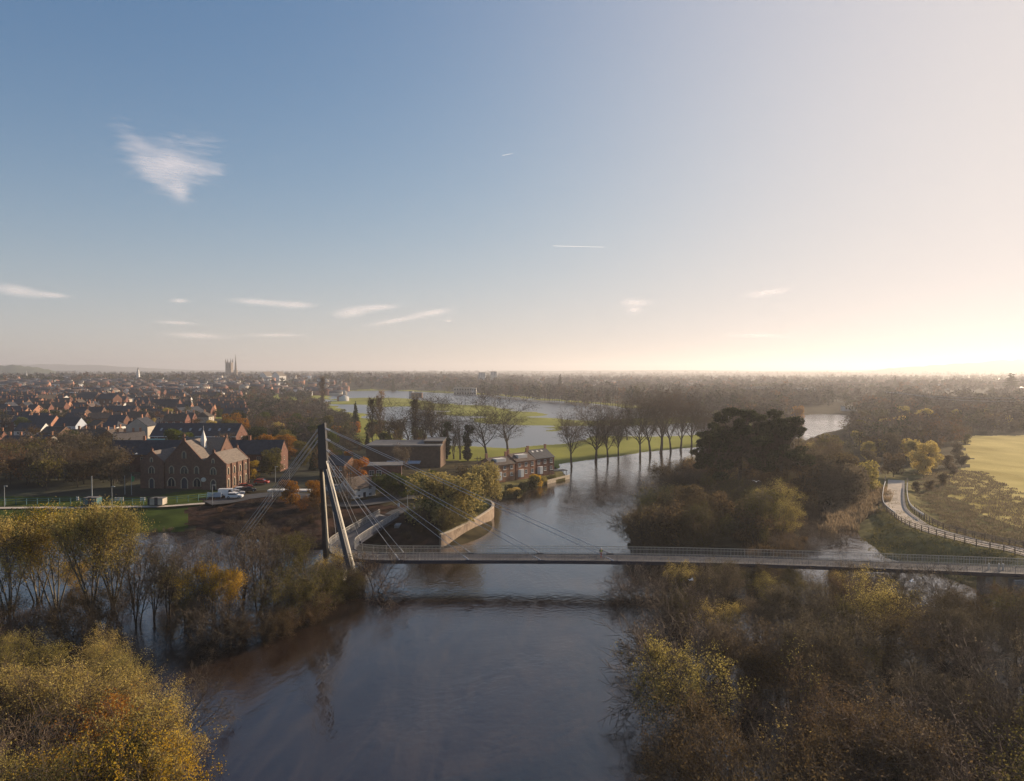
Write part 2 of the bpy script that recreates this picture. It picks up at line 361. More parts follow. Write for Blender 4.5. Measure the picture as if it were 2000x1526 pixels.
# ------------------------------------------------------------------ SETTING: ground, water, hills, haze
ang = np.concatenate([np.arange(-180, -46, 6), np.arange(-44, 44.01, .25), np.arange(48, 180, 6)])
rad = np.concatenate([[2, 12, 22, 30], np.geomspace(36, 60, 30)[:-1], 60 * 1.0072 ** np.arange(0, 748)])
A, RR = np.meshgrid(np.radians(ang), rad)
GX, GY = RR * np.sin(A), RR * np.cos(A)
GZ = terrain(GX.ravel(), GY.ravel()).reshape(GX.shape)
na, nr = len(ang), len(rad)
idx = np.arange(na * nr).reshape(nr, na)
nx = np.roll(idx, -1, axis=1)
quads = np.stack([idx[:-1], idx[1:], nx[1:], nx[:-1]], -1).reshape(-1, 4)[:, ::-1]
V = np.stack([GX.ravel(), GY.ravel(), GZ.ravel()], -1)
# close the middle
cen = V[quads].mean(1)
cx, cyy = cen[:, 0], cen[:, 1]
zone = np.zeros(len(quads), int)                       # 0 leaf litter
r_ = np.hypot(cx, cyy)
zone[(cx < -60) & (r_ > 210) | (r_ > 900)] = 1           # town ground
zone[(sdf(MEADOW, cx, cyy) < 0) | (sdf(RACEW, cx, cyy) < 25) & (cyy > 340)] = 2
for p_ in LAWNS2: zone[sdf(p_, cx, cyy) < 0] = 2
fd = sdf(FIELD, cx, cyy) + (vnoise(cx, cyy, 12) - .5) * 10
zone[(sdf(FIELD, cx, cyy) < 22) & (cx > 80) & (cyy < 260)] = 4
zone[fd < 0] = 3
zone[sdf(EMBW, cx, cyy) < 6] = 4
zone[sdf(LAWN, cx, cyy) < 0] = 5
zone[(sdf(MUD, cx, cyy) + (vnoise(cx, cyy, 6) - .5) * 6 < 0)] = 6
for zi, (nm, mk) in enumerate([('ground', 'ground'), ('town_ground', 'town'), ('meadow', 'meadow'), ('field', 'field'), ('rough_grassland', 'rough'), ('lawn', 'lawn'), ('mud_bank', 'mud')]):
    q = quads[zone == zi]
    if not len(q): continue
    u, inv = np.unique(q.ravel(), return_inverse=True)
    o = link_mesh(nm, npmesh(nm, V[u], inv.reshape(-1, 4), [M[mk]], smooth=True)); tag(o, kind='structure')
# close the hole under the drone
mb = MB(); mb.v = [tuple(V[i]) for i in idx[0]]; mb.f = [tuple(range(len(mb.v) - 1, -1, -1))]
tag(mb.obj('riverbed', M['ground']), kind='structure')

# water: one level sheet, with the line of broken water as real relief
wm = bpy.data.materials.new('muddy_river_water'); wm.use_nodes = True; t = wm.node_tree; n = t.nodes; l = t.links
b = n['Principled BSDF']; b.inputs['Base Color'].default_value = (.022, .014, .011, 1); b.inputs['Roughness'].default_value = .07; b.inputs['IOR'].default_value = 1.8; b.inputs['Specular IOR Level'].default_value = .5
tcn = n.new('ShaderNodeTexCoord')
def wnoise(sx, sy, scale, det, rough=.55, dist=0.0):
    mp = n.new('ShaderNodeMapping'); mp.inputs['Scale'].default_value = (sx, sy, 1); mp.inputs['Rotation'].default_value = (0, 0, R(-12)); l.new(tcn.outputs['Object'], mp.inputs[0])
    z = n.new('ShaderNodeTexNoise'); z.inputs['Scale'].default_value = scale; z.inputs['Detail'].default_value = det; z.inputs['Roughness'].default_value = rough; z.inputs['Distortion'].default_value = dist
    l.new(mp.outputs[0], z.inputs['Vector']); return z.outputs[0]
ripple = wnoise(1, 1, 1.1, 4); swirl = wnoise(1, .35, .09, 5, .6, 1.5); calm = wnoise(1, .3, .03, 3, .5, .6)
mr = n.new('ShaderNodeMapRange'); mr.inputs[1].default_value = .38; mr.inputs[2].default_value = .62; mr.inputs[3].default_value = .25; mr.inputs[4].default_value = 1.0; l.new(calm, mr.inputs[0])
b1 = n.new('ShaderNodeBump'); b1.inputs['Distance'].default_value = .06; l.new(mr.outputs[0], b1.inputs['Strength']); l.new(ripple, b1.inputs['Height'])
b2 = n.new('ShaderNodeBump'); b2.inputs['Distance'].default_value = .27; b2.inputs['Strength'].default_value = .6; l.new(swirl, b2.inputs['Height']); l.new(b1.outputs[0], b2.inputs['Normal'])
l.new(b2.outputs[0], b.inputs['Normal'])
silt = wnoise(1, .22, .16, 7, .62, 2.2); rs1 = n.new('ShaderNodeValToRGB'); rs1.color_ramp.elements[0].position = .42; rs1.color_ramp.elements[1].position = .66
rs1.color_ramp.elements[0].color = (.018, .011, .009, 1); rs1.color_ramp.elements[1].color = (.042, .029, .021, 1); l.new(silt, rs1.inputs[0]); l.new(rs1.outputs[0], b.inputs['Base Color'])
rs2 = n.new('ShaderNodeMapRange'); rs2.inputs[1].default_value = .4; rs2.inputs[2].default_value = .68; rs2.inputs[3].default_value = .05; rs2.inputs[4].default_value = .20; l.new(silt, rs2.inputs[0]); l.new(rs2.outputs[0], b.inputs['Roughness'])
M['water'] = wm
mb = MB(); S_ = 3000
mb.add([(-S_, -300, 0), (S_, -300, 0), (S_, S_, 0), (-S_, S_, 0)], [(0, 1, 2, 3)])
tag(mb.obj('river_water', wm), kind='structure')
wf = wm.copy(); wf.name = 'calm_flood_water'
for nd in wf.node_tree.nodes:
    if nd.type == 'BUMP': nd.inputs['Distance'].default_value = .012
    if nd.type == 'BSDF_PRINCIPLED':
        for k_ in ('Roughness', 'Base Color'):
            for lk in list(nd.inputs[k_].links): wf.node_tree.links.remove(lk)
        nd.inputs['Roughness'].default_value = .28; nd.inputs['IOR'].default_value = 1.95; nd.inputs['Base Color'].default_value = (.05, .045, .04, 1)
mb = MB(); fp_ = W([(560, 762), (930, 760), (1460, 806), (1460, 850), (1180, 862), (1060, 882), (880, 884), (780, 874), (560, 800)]); mb.add([(a, b_, .005) for a, b_ in fp_], [tuple(range(len(fp_) - 1, -1, -1))])
tag(mb.obj('flood_water', wf), kind='structure')
# hills on the horizon
def hill(name, pts, Y, depth, m):
    """pts: (px, height over sea) crest; a real ridge with depth"""
    xs = np.linspace(pts[0][0], pts[-1][0], 80); hs = np.interp(xs, [p[0] for p in pts], [p[1] for p in pts])
    rows = []
    for j, (f, k) in enumerate([(0, 0), (.2, .45), (.38, .82), (.5, 1), (.62, .82), (.8, .45), (1, 0)]):
        Yj = Y - depth / 2 + depth * f
        rows.append([((x - 1000) / F * Yj, Yj, -1 + (h + 1) * k * (1 + .10 * (random.Random(int(x) * 7 + j).random() - .5))) for x, h in zip(xs, hs)])
    V_ = np.array(rows).reshape(-1, 3); i_ = np.arange(len(V_)).reshape(len(rows), -1)
    q_ = np.stack([i_[:-1, :-1], i_[:-1, 1:], i_[1:, 1:], i_[1:, :-1]], -1).reshape(-1, 4)
    tag(link_mesh(name, npmesh(name, V_, q_, [m], smooth=True)), kind='structure')
hill('hills', [(-700, 60), (-300, 110), (0, 122), (90, 130), (180, 118), (260, 95), (380, 60), (560, 50), (800, 20)], 8600, 2600, M['hill'])
hill('hills', [(600, 20), (900, 50), (1100, 52), (1300, 58), (1500, 50), (1700, 60), (1900, 50), (2300, 60)], 8200, 1500, M['hill'])
hill('hills', [(1640, 20), (1740, 70), (1800, 85), (1860, 108), (1960, 138), (2050, 158), (2200, 172), (2400, 140)], 6200, 1700, M['hill'])
hill('hills', [(-500, 45), (-60, 58), (0, 66), (30, 68), (70, 58), (110, 40)], 3300, 700, M['hill'])
HAZE_D = 1.75e-4
mb = MB(); mb.box(-14000, 14000, -13700, 13700, -4, 185)
hm = bpy.data.materials.new('haze_air'); hm.use_nodes = True; t = hm.node_tree; n = t.nodes
n.remove(n['Principled BSDF']); pv = n.new('ShaderNodeVolumePrincipled')
pv.inputs['Color'].default_value = (.88, .87, .90, 1); pv.inputs['Density'].default_value = HAZE_D; pv.inputs['Anisotropy'].default_value = .40
t.links.new(pv.outputs[0], n['Material Output'].inputs['Volume'])
tag(mb.obj('haze', hm), kind='stuff')

# ------------------------------------------------------------------ FOOTBRIDGE
def catmull(pts, n=8):
    out = []; p = [pts[0]] + list(pts) + [pts[-1]]
    for i in range(1, len(p) - 2):
        a, b_, c, d = [np.array(q, float) for q in p[i - 1:i + 3]]
        for k in range(n):
            t_ = k / n; out.append(tuple(.5 * ((2 * b_) + (-a + c) * t_ + (2 * a - 5 * b_ + 4 * c - d) * t_ ** 2 + (-a + 3 * b_ - 3 * c + d) * t_ ** 3)))
    out.append(tuple(pts[-1])); return out
def offset(line, o):
    res = []
    for i, p in enumerate(line):
        a = line[max(0, i - 1)]; b_ = line[min(len(line) - 1, i + 1)]
        dx, dy = b_[0] - a[0], b_[1] - a[1]; L = math.hypot(dx, dy) or 1
        res.append((p[0] - dy / L * o, p[1] + dx / L * o, p[2] if len(p) > 2 else 0))
    return res
def strip_solid(mb, A_, B_, z0, z1):
    """solid band between side lines A_ and B_; z0, z1 added to the lines' own z"""
    n_ = len(A_); vs = []
    for a, b_ in zip(A_, B_): vs += [(a[0], a[1], a[2] + z0), (b_[0], b_[1], b_[2] + z0), (b_[0], b_[1], b_[2] + z1), (a[0], a[1], a[2] + z1)]
    fs = [(0, 1, 2, 3), (4 * n_ - 1, 4 * n_ - 2, 4 * n_ - 3, 4 * n_ - 4)]
    for i in range(n_ - 1):
        for k in range(4): fs.append((4 * i + k, 4 * i + 4 + k, 4 * i + 4 + (k + 1) % 4, 4 * i + (k + 1) % 4))
    return mb.add(vs, fs)
def resample(line, step):
    out = [line[0]]; acc = 0
    for a, b_ in zip(line, line[1:]):
        L = math.dist(a, b_); d = step - acc
        while d <= L: out.append(tuple(np.array(a) + (np.array(b_) - np.array(a)) * d / L)); d += step
        acc = L - (d - step)
    return out
DZ = 4.0
cl_ctrl = [(92, 112.6, DZ), (84, 114.0, DZ), (70, 116.2, DZ), (55, 118.4, DZ), (40, 120.4, DZ), (25, 121.8, DZ), (10, 122.5, DZ), (-5, 122.7, DZ), (-19, 122.7, DZ), (-25.3, 123.4, DZ), (-29.2, 125.6, DZ), (-31.0, 129.2, DZ), (-31.0, 134, DZ), (-29.4, 145, DZ), (-27.2, 158.5, DZ)]
CLN = resample(catmull(cl_ctrl, 10), .6)
BR = thing('footbridge', 'cable-stayed footbridge with dark leaning A-shaped mast crossing the flooded river', 'bridge', (-30, 124, 0))
def bobj(mb, name, m, parent=None, smooth=False):
    o = mb.obj(name, m, parent or BR, smooth=smooth); par = parent or BR
    if par is BR: o.location = (30, -124, 0)
    return o
Lf, Rt = offset(CLN, 2.25), offset(CLN, -2.25)
dk = bobj(strip_solid(MB(), offset(CLN, 2.1), offset(CLN, -2.1), -.12, 0.0), 'deck', M['deck'])
mb = MB(); strip_solid(mb, offset(CLN, 2.3), offset(CLN, 2.105), -.50, .06); strip_solid(mb, offset(CLN, -2.105), offset(CLN, -2.3), -.50, .06)
strip_solid(mb, offset(CLN, 1.3), offset(CLN, -1.3), -.78, -.125)
strip_solid(mb, offset(CLN, 2.1), offset(CLN, -2.1), -.20, -.123)
bobj(mb, 'girder', M['girder'])
for sgn in (1, -1):
    line = offset(CLN, sgn * 2.2); mb = MB(); fine = resample(line, .24)
    for i, p in enumerate(fine):
        nrm = offset(fine, sgn * .20)[i] if False else None
    outw = offset(fine, sgn * .14)
    for p, q in zip(fine, outw): mb.bar((p[0], p[1], p[2] + .06), (q[0], q[1], q[2] + 1.36), .035, .05)
    for k, (p, q) in enumerate(zip(fine, outw)):
        if k % 10 == 0: mb.bar((p[0], p[1], p[2] + .06), (q[0], q[1], q[2] + 1.38), .05, .12)
    bal = bobj(mb, 'parapet', M['steel'])
    mb = MB(); top = offset(line, sgn * .15); mid = offset(line, sgn * .02)
    for a, b_ in zip(top[::2], top[2::2]): mb.tube((a[0], a[1], a[2] + 1.4), (b_[0], b_[1], b_[2] + 1.4), .045, n=5)
    for a, b_ in zip(mid[::2], mid[2::2]): mb.tube((a[0], a[1], a[2] + .98), (b_[0], b_[1], b_[2] + .98), .03, n=5)
    rl = mb.obj('handrail', M['steel_pale'], bal)
# mast
def legbox(mb, a, b_, wa, wb, da, db, cap=True):
    a = Vector(a); b_ = Vector(b_); vs = []
    for p, w_, d_ in ((a, wa, da), (b_, wb, db)):
        vs += [(p.x - w_ / 2, p.y - d_ / 2, p.z), (p.x + w_ / 2, p.y - d_ / 2, p.z), (p.x + w_ / 2, p.y + d_ / 2, p.z), (p.x - w_ / 2, p.y + d_ / 2, p.z)]
    return mb.add(vs, [(0, 3, 2, 1), (4, 5, 6, 7), (0, 1, 5, 4), (1, 2, 6, 5), (2, 3, 7, 6), (3, 0, 4, 7)])
apex = (-33.05, 124, 27.4); splt = (-32.75, 124, 19.2)
mb = MB()
mb.add([(-33.62, 123.4, 26.7), (-32.45, 123.4, 27.2), (-32.45, 124.6, 27.2), (-33.62, 124.6, 26.7), (-33.6, 123.4, splt[2]), (-32.0, 123.4, splt[2]), (-32.0, 124.6, splt[2]), (-33.6, 124.6, splt[2])],
       [(0, 1, 2, 3), (7, 6, 5, 4), (0, 4, 5, 1), (1, 5, 6, 2), (2, 6, 7, 3), (3, 7, 4, 0)])
legbox(mb, (-34.0, 129.6, .6), (-33.25, 124.3, splt[2] - .003), .68, .6, .9, .6)
legbox(mb, (-25.9, 116.6, .6), (-32.5, 123.7, splt[2] - .003), .72, .60, 1.0, .6)
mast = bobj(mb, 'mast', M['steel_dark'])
mb = MB()   # sunlight on the legs' right-hand sides, painted in as pale bevelled strips
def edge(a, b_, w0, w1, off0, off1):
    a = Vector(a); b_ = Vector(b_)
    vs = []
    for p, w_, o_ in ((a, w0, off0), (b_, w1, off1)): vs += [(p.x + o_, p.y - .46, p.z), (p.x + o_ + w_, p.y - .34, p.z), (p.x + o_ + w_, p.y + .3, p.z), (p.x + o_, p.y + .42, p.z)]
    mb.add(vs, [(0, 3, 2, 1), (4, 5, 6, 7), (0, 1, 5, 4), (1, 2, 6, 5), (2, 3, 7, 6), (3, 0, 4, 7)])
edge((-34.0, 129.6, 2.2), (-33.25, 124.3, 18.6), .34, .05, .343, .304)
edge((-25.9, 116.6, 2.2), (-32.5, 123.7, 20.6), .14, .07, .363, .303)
mb.obj('mast_lit_edge', M['steel_pale'], mast)
mb = MB(); mb.poly([(-35.2, 128.4), (-33.0, 128.2), (-32.8, 130.6), (-35.0, 131.0)], -1.5, .9); bobj(mb, 'pier', M['concrete']); mb = MB().poly([(-27.0, 115.6), (-24.9, 115.2), (-24.5, 117.6), (-26.7, 118.0)], -1.5, 1.2); bobj(mb, 'pier', M['concrete'])
mb = MB(); mb.add([(-33.2, 121.6, 2.6), (-29.6, 120.2, 3.35), (-29.6, 120.2, 1.0), (-33.2, 124.6, 2.0), (-29.6, 124.0, 3.35), (-29.6, 124.0, 1.0)], [(0, 2, 1), (3, 4, 5), (0, 1, 4, 3), (1, 2, 5, 4), (2, 0, 3, 5)])
mb.box(-31.2, -28.8, 121.0, 123.6, -1.5, 1.6)
bobj(mb, 'pier', M['concrete'])
# cables
def cable(a, b_, r=.045):
    mb = MB(); a = Vector(a); b_ = Vector(b_); mb.tube(a, b_, r, n=5)
    d = (b_ - a).normalized(); mb.tube(b_ - d * 1.3, b_, r * 2.2, n=6); mb.tube(a, a + d * .8, r * 2.4, n=6)
    return bobj(mb, 'cable', M['cable'])
sk = [(-19.1, 20.9), (-7.3, 22.6), (4.9, 24.4), (17.2, 26.2)]
def deck_y(x):
    pts = sorted([(p[0], p[1]) for p in CLN if p[0] > -24]); return float(np.interp(x, [p[0] for p in pts], [p[1] for p in pts]))
mb_a = MB()
for x_, zt in sk:
    for s_ in (2.45, -2.45):
        e = (x_, deck_y(x_) + s_, DZ + .15); cable((-32.4, 124 + s_ * .16, zt), e)
        bobj(MB().box(x_ - .55, x_ + .65, e[1] - .18, e[1] + .18, DZ - .45, DZ + .18), 'cable_anchor', M['girder'])
for (x1, y1), zt in (((-33.3, 135), 20.5), ((-28.6, 134.2), 20.9), ((-31.4, 146.3), 21.6), ((-27.0, 145.6), 22)):
    cable((-32.5, 124.4, zt), (x1, y1, DZ + .1)); bobj(MB().box(x1 - .2, x1 + .2, y1 - .5, y1 + .5, DZ - .4, DZ + .14), 'cable_anchor', M['girder'])
for k, zt in enumerate((26.1, 25.1, 24.1)):
    for s_ in (-.25, .25):
        cable((-33.7, 124 + s_, zt), (-58.6 + k * .7 + s_ * 1.5, 146.0 + s_, .2 + gz(-58, 146)))
mb = MB(); mb.box(-60.2, -55.8, 144.6, 147.6, -1, gz(-58, 146) + .5); bobj(mb, 'stay_anchorage', M['concrete'])
# far-side supports
for px_, w_ in ((1481, 1.2), (1640, 1.2)):
    x_ = (px_ - 1000) / F * 118; mb = MB(); y_ = deck_y(x_); mb.box(x_ - .6, x_ + .6, y_ - 1.3, y_ + 1.3, -1.5, DZ - .785); bobj(mb, 'pier', M['concrete'])
mb = MB(); mb.poly([(79.5, 113.6), (96, 110.6), (97, 116), (80.2, 117.6)], -1.2, DZ - .79)
mb.prism([(79.2, DZ - .82), (90, DZ - .82), (79.2, -1.2)], 111.6, 112.1)
mb.box(76, 77.2, 113.8, 116.0, -1.2, DZ - .79)
bobj(mb, 'abutment', M['concrete'])
mb = MB(); mb.poly([(-30.4, 156.8), (-24.6, 157.6), (-25.0, 161), (-30.6, 160.2)], -.5, DZ - .13)
mb.prism([(-25.2, 3.2), (-25.2, .6), (-24.0, 3.2)], 152, 157.5)
bobj(mb, 'abutment', M['concrete'])

# ------------------------------------------------------------------ paths, road, fences, river wall
pl = catmull(PATH, 6)
mb = MB(); A_ = offset(pl, 2.3); B_ = offset(pl, -2.3)
strip_solid(mb, A_, B_, -.25, .02)
tag(mb.obj('riverside_path', M['path']), kind='structure')
def rail_fence(name, line, label, rails=3, sp=2.4, h=1.25, group=None, m='timber', top_pale=False, zf=None):
    line = resample(line, sp); line = [(p[0], p[1], zf(p) if zf else p[2]) for p in line]
    r_ = thing(name, label, 'fence', line[0], group=group); ox, oy, oz = line[0]
    mbr = MB(); pm = MB().bar((0, 0, -.2), (0, 0, h), .13, .13).mesh('post', M[m])
    for p in line: link_mesh('post', pm, r_, (p[0] - ox, p[1] - oy, p[2] - oz))
    for k in range(rails):
        z_ = h * (1 - .30 * k) - .1
        for a, b_ in zip(line, line[1:]): mbr.bar((a[0] - ox, a[1] - oy, a[2] - oz + z_), (b_[0] - ox, b_[1] - oy, b_[2] - oz + z_), .05, .11)
    mbr.obj('rail', M[m], r_); return r_
fl_ = offset(catmull([p for p in PATH[1:]], 5), 3.0); fr_ = offset(catmull([p for p in PATH[1:]], 5), -3.0)
rail_fence('timber_fence', fl_, 'three-rail timber fence on the river side of the curving embankment path', group='timber fences along the path')
rail_fence('timber_fence', fr_, 'three-rail timber fence on the field side of the curving embankment path', group='timber fences along the path')
fo = [(p[0] + 4.6, p[1] + .5, 0) for p in catmull(PATH[1:8], 5)]
rail_fence('timber_fence', fo, 'outer timber fence edging the pale pasture beyond the embankment path', rails=2, group='timber fences along the path', zf=lambda p: gz(p[0], p[1]))
# white boards of the two low path-end parapets
for s_, lab in ((2.9, 'pale low board rail at the far end of the path, on its river side'), (-2.9, 'pale low board rail at the far end of the path, on its field side')):
    ln = offset([p for p in catmull(PATH[6:10], 6)], s_); r_ = thing('board_rail', lab, 'rail', ln[0]); mb = MB()
    for a, b_ in zip(ln, ln[1:]): mb.bar((a[0] - ln[0][0], a[1] - ln[0][1], a[2] - ln[0][2] + 1.15), (b_[0] - ln[0][0], b_[1] - ln[0][1], b_[2] - ln[0][2] + 1.15), .09, .4)
    mb.obj('board', M['white'], r_); mb = MB()
    for a in ln[::2]: mb.bar((a[0] - ln[0][0], a[1] - ln[0][1], a[2] - ln[0][2] - .2), (a[0] - ln[0][0], a[1] - ln[0][1], a[2] - ln[0][2] + 1.1), .1, .1)
    mb.obj('post', M['timber'], r_)
def ribbon(name, pts, w_, m, z=.03, n_=5):
    ln = catmull([(a, b_, 0) for a, b_ in pts], n_); A_ = offset(ln, w_ / 2); B_ = offset(ln, -w_ / 2); mb = MB()
    V_ = [(a[0], a[1], max(gz(a[0], a[1]), gz(b_[0], b_[1])) + z) for a, b_ in zip(A_, B_)]
    V2 = [(b_[0], b_[1], v[2]) for b_, v in zip(B_, V_)]
    k = len(V_); mb.add(V_ + V2, [(i, k + i, k + i + 1, i + 1) for i in range(k - 1)])
    o = mb.obj(name, m); tag(o, kind='structure'); return o
gp = lambda *q: [G(a, b_)[:2] for a, b_ in q]
ribbon('road', gp((405, 985), (440, 980), (480, 972), (540, 966), (600, 972), (650, 985), (700, 985), (760, 975), (812, 972)), 7, M['asphalt'], .12)
ribbon('road', gp((230, 880), (240, 860), (247, 840), (252, 826)), 7, M['asphalt'], .12)
ribbon('footpath', gp((-40, 993), (120, 993), (230, 991), (330, 990), (400, 985)), 2.2, M['path'], .06)
ribbon('approach_path', [(-27, 160), (-25.5, 166), (-20, 171), (-12, 174)], 3.6, M['asphalt'], .05)

# curved brick river wall
wl_ = catmull([(*P(a, b_), 0) for a, b_ in ((862, 1071), (876, 1066), (900, 1053.5), (930, 1037), (950, 1024), (964, 1012), (963, 1002), (950, 996))], 6)
rw = thing('river_wall', 'curved brick river wall below the weeping willows', 'wall', wl_[0]); ox, oy, _ = wl_[0]
ln = [(p[0] - ox, p[1] - oy, 0) for p in wl_]
n_ = len(ln)
strip_solid(MB(), offset(ln, 0), offset(ln, .5), -1.2, 2.7).obj('wall', M['wall_brick'], rw)
strip_solid(MB(), offset(ln, -.06), offset(ln, .56), 2.702, 2.88).obj('coping', M['stone'], rw)
mb = MB()
for p in ln[-8::7]: mb.box(p[0] - .3, p[0] + .3, p[1] - .38, p[1] + .1, -1.2, 2.68)
mb.obj('buttress', M['wall_brick'], rw)
garden = [P(866, 1064), P(900, 1050), P(930, 1033), P(950, 1020), P(960, 1008), P(956, 985), P(930, 975), P(870, 985), P(840, 1010), P(845, 1050)]
tag(MB().poly(garden, -.5, 2.1).obj('garden_terrace', M['rough']), kind='structure')
bank2 = [P(970, 975), P(1010, 972), P(1028, 957), P(1062, 947), P(1104, 938), P(1098, 925), P(1070, 918), P(1020, 925), P(975, 940)]
tag(MB().poly(bank2, -.5, .75).obj('garden_bank', M['rough']), kind='structure')

# ------------------------------------------------------------------ BUILDINGS
def cut_windows(mbf, mbg, x0, z0, w_, h_, y, side='front', fr=.09, bars=(1, 1), arch=False):
    pass
def window(parent, cx_, z0, w_, h_, face, off, frame='white', sill=True, bars=1):
    """face: 'f' (y=-off), 'b' (y=+off), 'r' (x=+off), 'l' (x=-off); cx_ runs along the face"""
    d = .06
    mb = MB(); g = MB()
    def put(m_, a0, a1, z_0, z_1, t0, t1):
        if face == 'f': m_.box(a0, a1, -off - t1, -off - t0, z_0, z_1)
        elif face == 'b': m_.box(a0, a1, off + t0, off + t1, z_0, z_1)
        elif face == 'r': m_.box(off + t0, off + t1, a0, a1, z_0, z_1)
        else: m_.box(-off - t1, -off - t0, a0, a1, z_0, z_1)
    a, b_ = cx_ - w_ / 2, cx_ + w_ / 2; f = .09
    put(mb, a, a + f, z0, z0 + h_, .003, d); put(mb, b_ - f, b_, z0, z0 + h_, .003, d)
    put(mb, a + f, b_ - f, z0, z0 + f, .003, d); put(mb, a + f, b_ - f, z0 + h_ - f, z0 + h_, .003, d)
    for k in range(bars): xx = a + (b_ - a) * (k + 1) / (bars + 1); put(mb, xx - .03, xx + .03, z0 + f, z0 + h_ - f, .003, d - .01)
    put(mb, a + f, b_ - f, z0 + h_ * .5 - .03, z0 + h_ * .5 + .03, .025, d - .015)
    if sill: put(mb, a - .08, b_ + .08, z0 - .1, z0 - .004, .003, .14)
    put(g, a + f, b_ - f, z0 + f, z0 + h_ - f, .003, .022)
    o = mb.obj('window', M[frame], parent); g.obj('pane', M['glass'], o); return o
def chimney(roof, x, y, z0, h, wall='brick', pots=2, a=.8, b_=.45):
    mb = MB(); mb.box(x - a / 2, x + a / 2, y - b_ / 2, y + b_ / 2, z0, z0 + h); mb.box(x - a / 2 - .06, x + a / 2 + .06, y - b_ / 2 - .06, y + b_ / 2 + .06, z0 + h + .002, z0 + h + .16)
    c = mb.obj('chimney', M[wall], roof); return c
def gable_house(name, label, w_, d_, e, rg, wall='brick', roof='slate', nwin=2, floors=2, chim=(), loc=(0, 0, 0), rz=0, group=None, cat='house', detail=2, hip=0.0, bay=False, frame='white', side_win=True):
    """ridge along local x; front at -y"""
    r_ = thing(name, label, cat, loc, rz, group)
    mb = MB(); X, Y = w_ / 2, d_ / 2
    zb = -1.5
    mb.v = [(-X, -Y, zb), (X, -Y, zb), (X, Y, zb), (-X, Y, zb), (-X, -Y, e), (X, -Y, e), (X, Y, e), (-X, Y, e), (-X, 0, rg), (X, 0, rg)]
    if hip: mb.f = [(0, 1, 5, 4), (1, 2, 6, 5), (2, 3, 7, 6), (3, 0, 4, 7)]
    else: mb.f = [(0, 1, 5, 4), (2, 3, 7, 6), (1, 2, 6, 9, 5), (3, 0, 4, 8, 7)]
    mb.obj('wall', M[wall], r_)
    mb = MB(); o_ = .3; sl_ = (rg - e) / Y; t_ = .16; ov = .12 if not hip else .35
    zl = e - o_ * sl_ + .02; zr = rg + .02
    hx = X + ov - hip
    for s_ in (-1, 1):
        a = [(-X - ov, s_ * (Y + o_), zl), (X + ov, s_ * (Y + o_), zl), (hx, 0, zr), (-hx, 0, zr)]
        mb.add(a + [(p[0], p[1], p[2] + t_) for p in a], [(0, 1, 2, 3), (7, 6, 5, 4), (0, 4, 5, 1), (1, 5, 6, 2), (2, 6, 7, 3), (3, 7, 4, 0)])
    if hip:
        for s_ in (-1, 1):
            a = [(s_ * (X + ov), -Y - o_, zl), (s_ * (X + ov), Y + o_, zl), (s_ * hx, 0, zr)]
            mb.add(a + [(p[0], p[1], p[2] + t_) for p in a], [(0, 1, 2), (5, 4, 3), (0, 3, 4, 1), (1, 4, 5, 2), (2, 5, 3, 0)])
    rf = mb.obj('roof', M[roof], r_)
    for (cx_, cyy_) in chim:
        zc = rg - abs(cyy_) * sl_ - .3; chimney(rf, cx_, cyy_, zc, 1.7 + abs(cyy_) * sl_, 'brick_orange' if wall != 'brick_brown' else 'brick')
    if detail:
        fh = (e - .3) / floors
        for k in range(nwin):
            xx = -X + w_ * (k + .5) / nwin
            for f_ in range(floors): window(r_, xx, .9 + f_ * fh, min(1.15, w_ / nwin * .5), min(1.45, fh * .52), 'f', Y, frame)
        if side_win and detail > 1:
            for f_ in range(floors): window(r_, 0, .9 + f_ * fh, .9, min(1.35, fh * .5), 'r', X, frame)
        mb = MB(); xd = -X + w_ * (.25 if nwin == 1 else 1.0 / nwin); mb.box(xd - .45, xd + .45, -Y - .05, -Y - .003, 0, 2.05); mb.obj('door', M['doorpaint'], r_)
        if bay:
            mb = MB(); mb.poly([(-X * .55 - 1.2, -Y - .003), (-X * .55 - .7, -Y - .8), (-X * .55 + .7, -Y - .8), (-X * .55 + 1.2, -Y - .003)], 0, 2.5); mb.obj('bay_window', M['white'], r_)
    return r_
random.seed(11)
LAB = []   # things whose label gets its ordinal at the end

# --- the brick chapel-like school building by the green
th = R(-6.5)
CH = thing('brick_chapel', 'gothic red-brick chapel with three front gables and pale tiled roofs beside the car park', 'chapel', (-92.5, 203.8, gz(-92.5, 203.8) if False else 3.0), th)
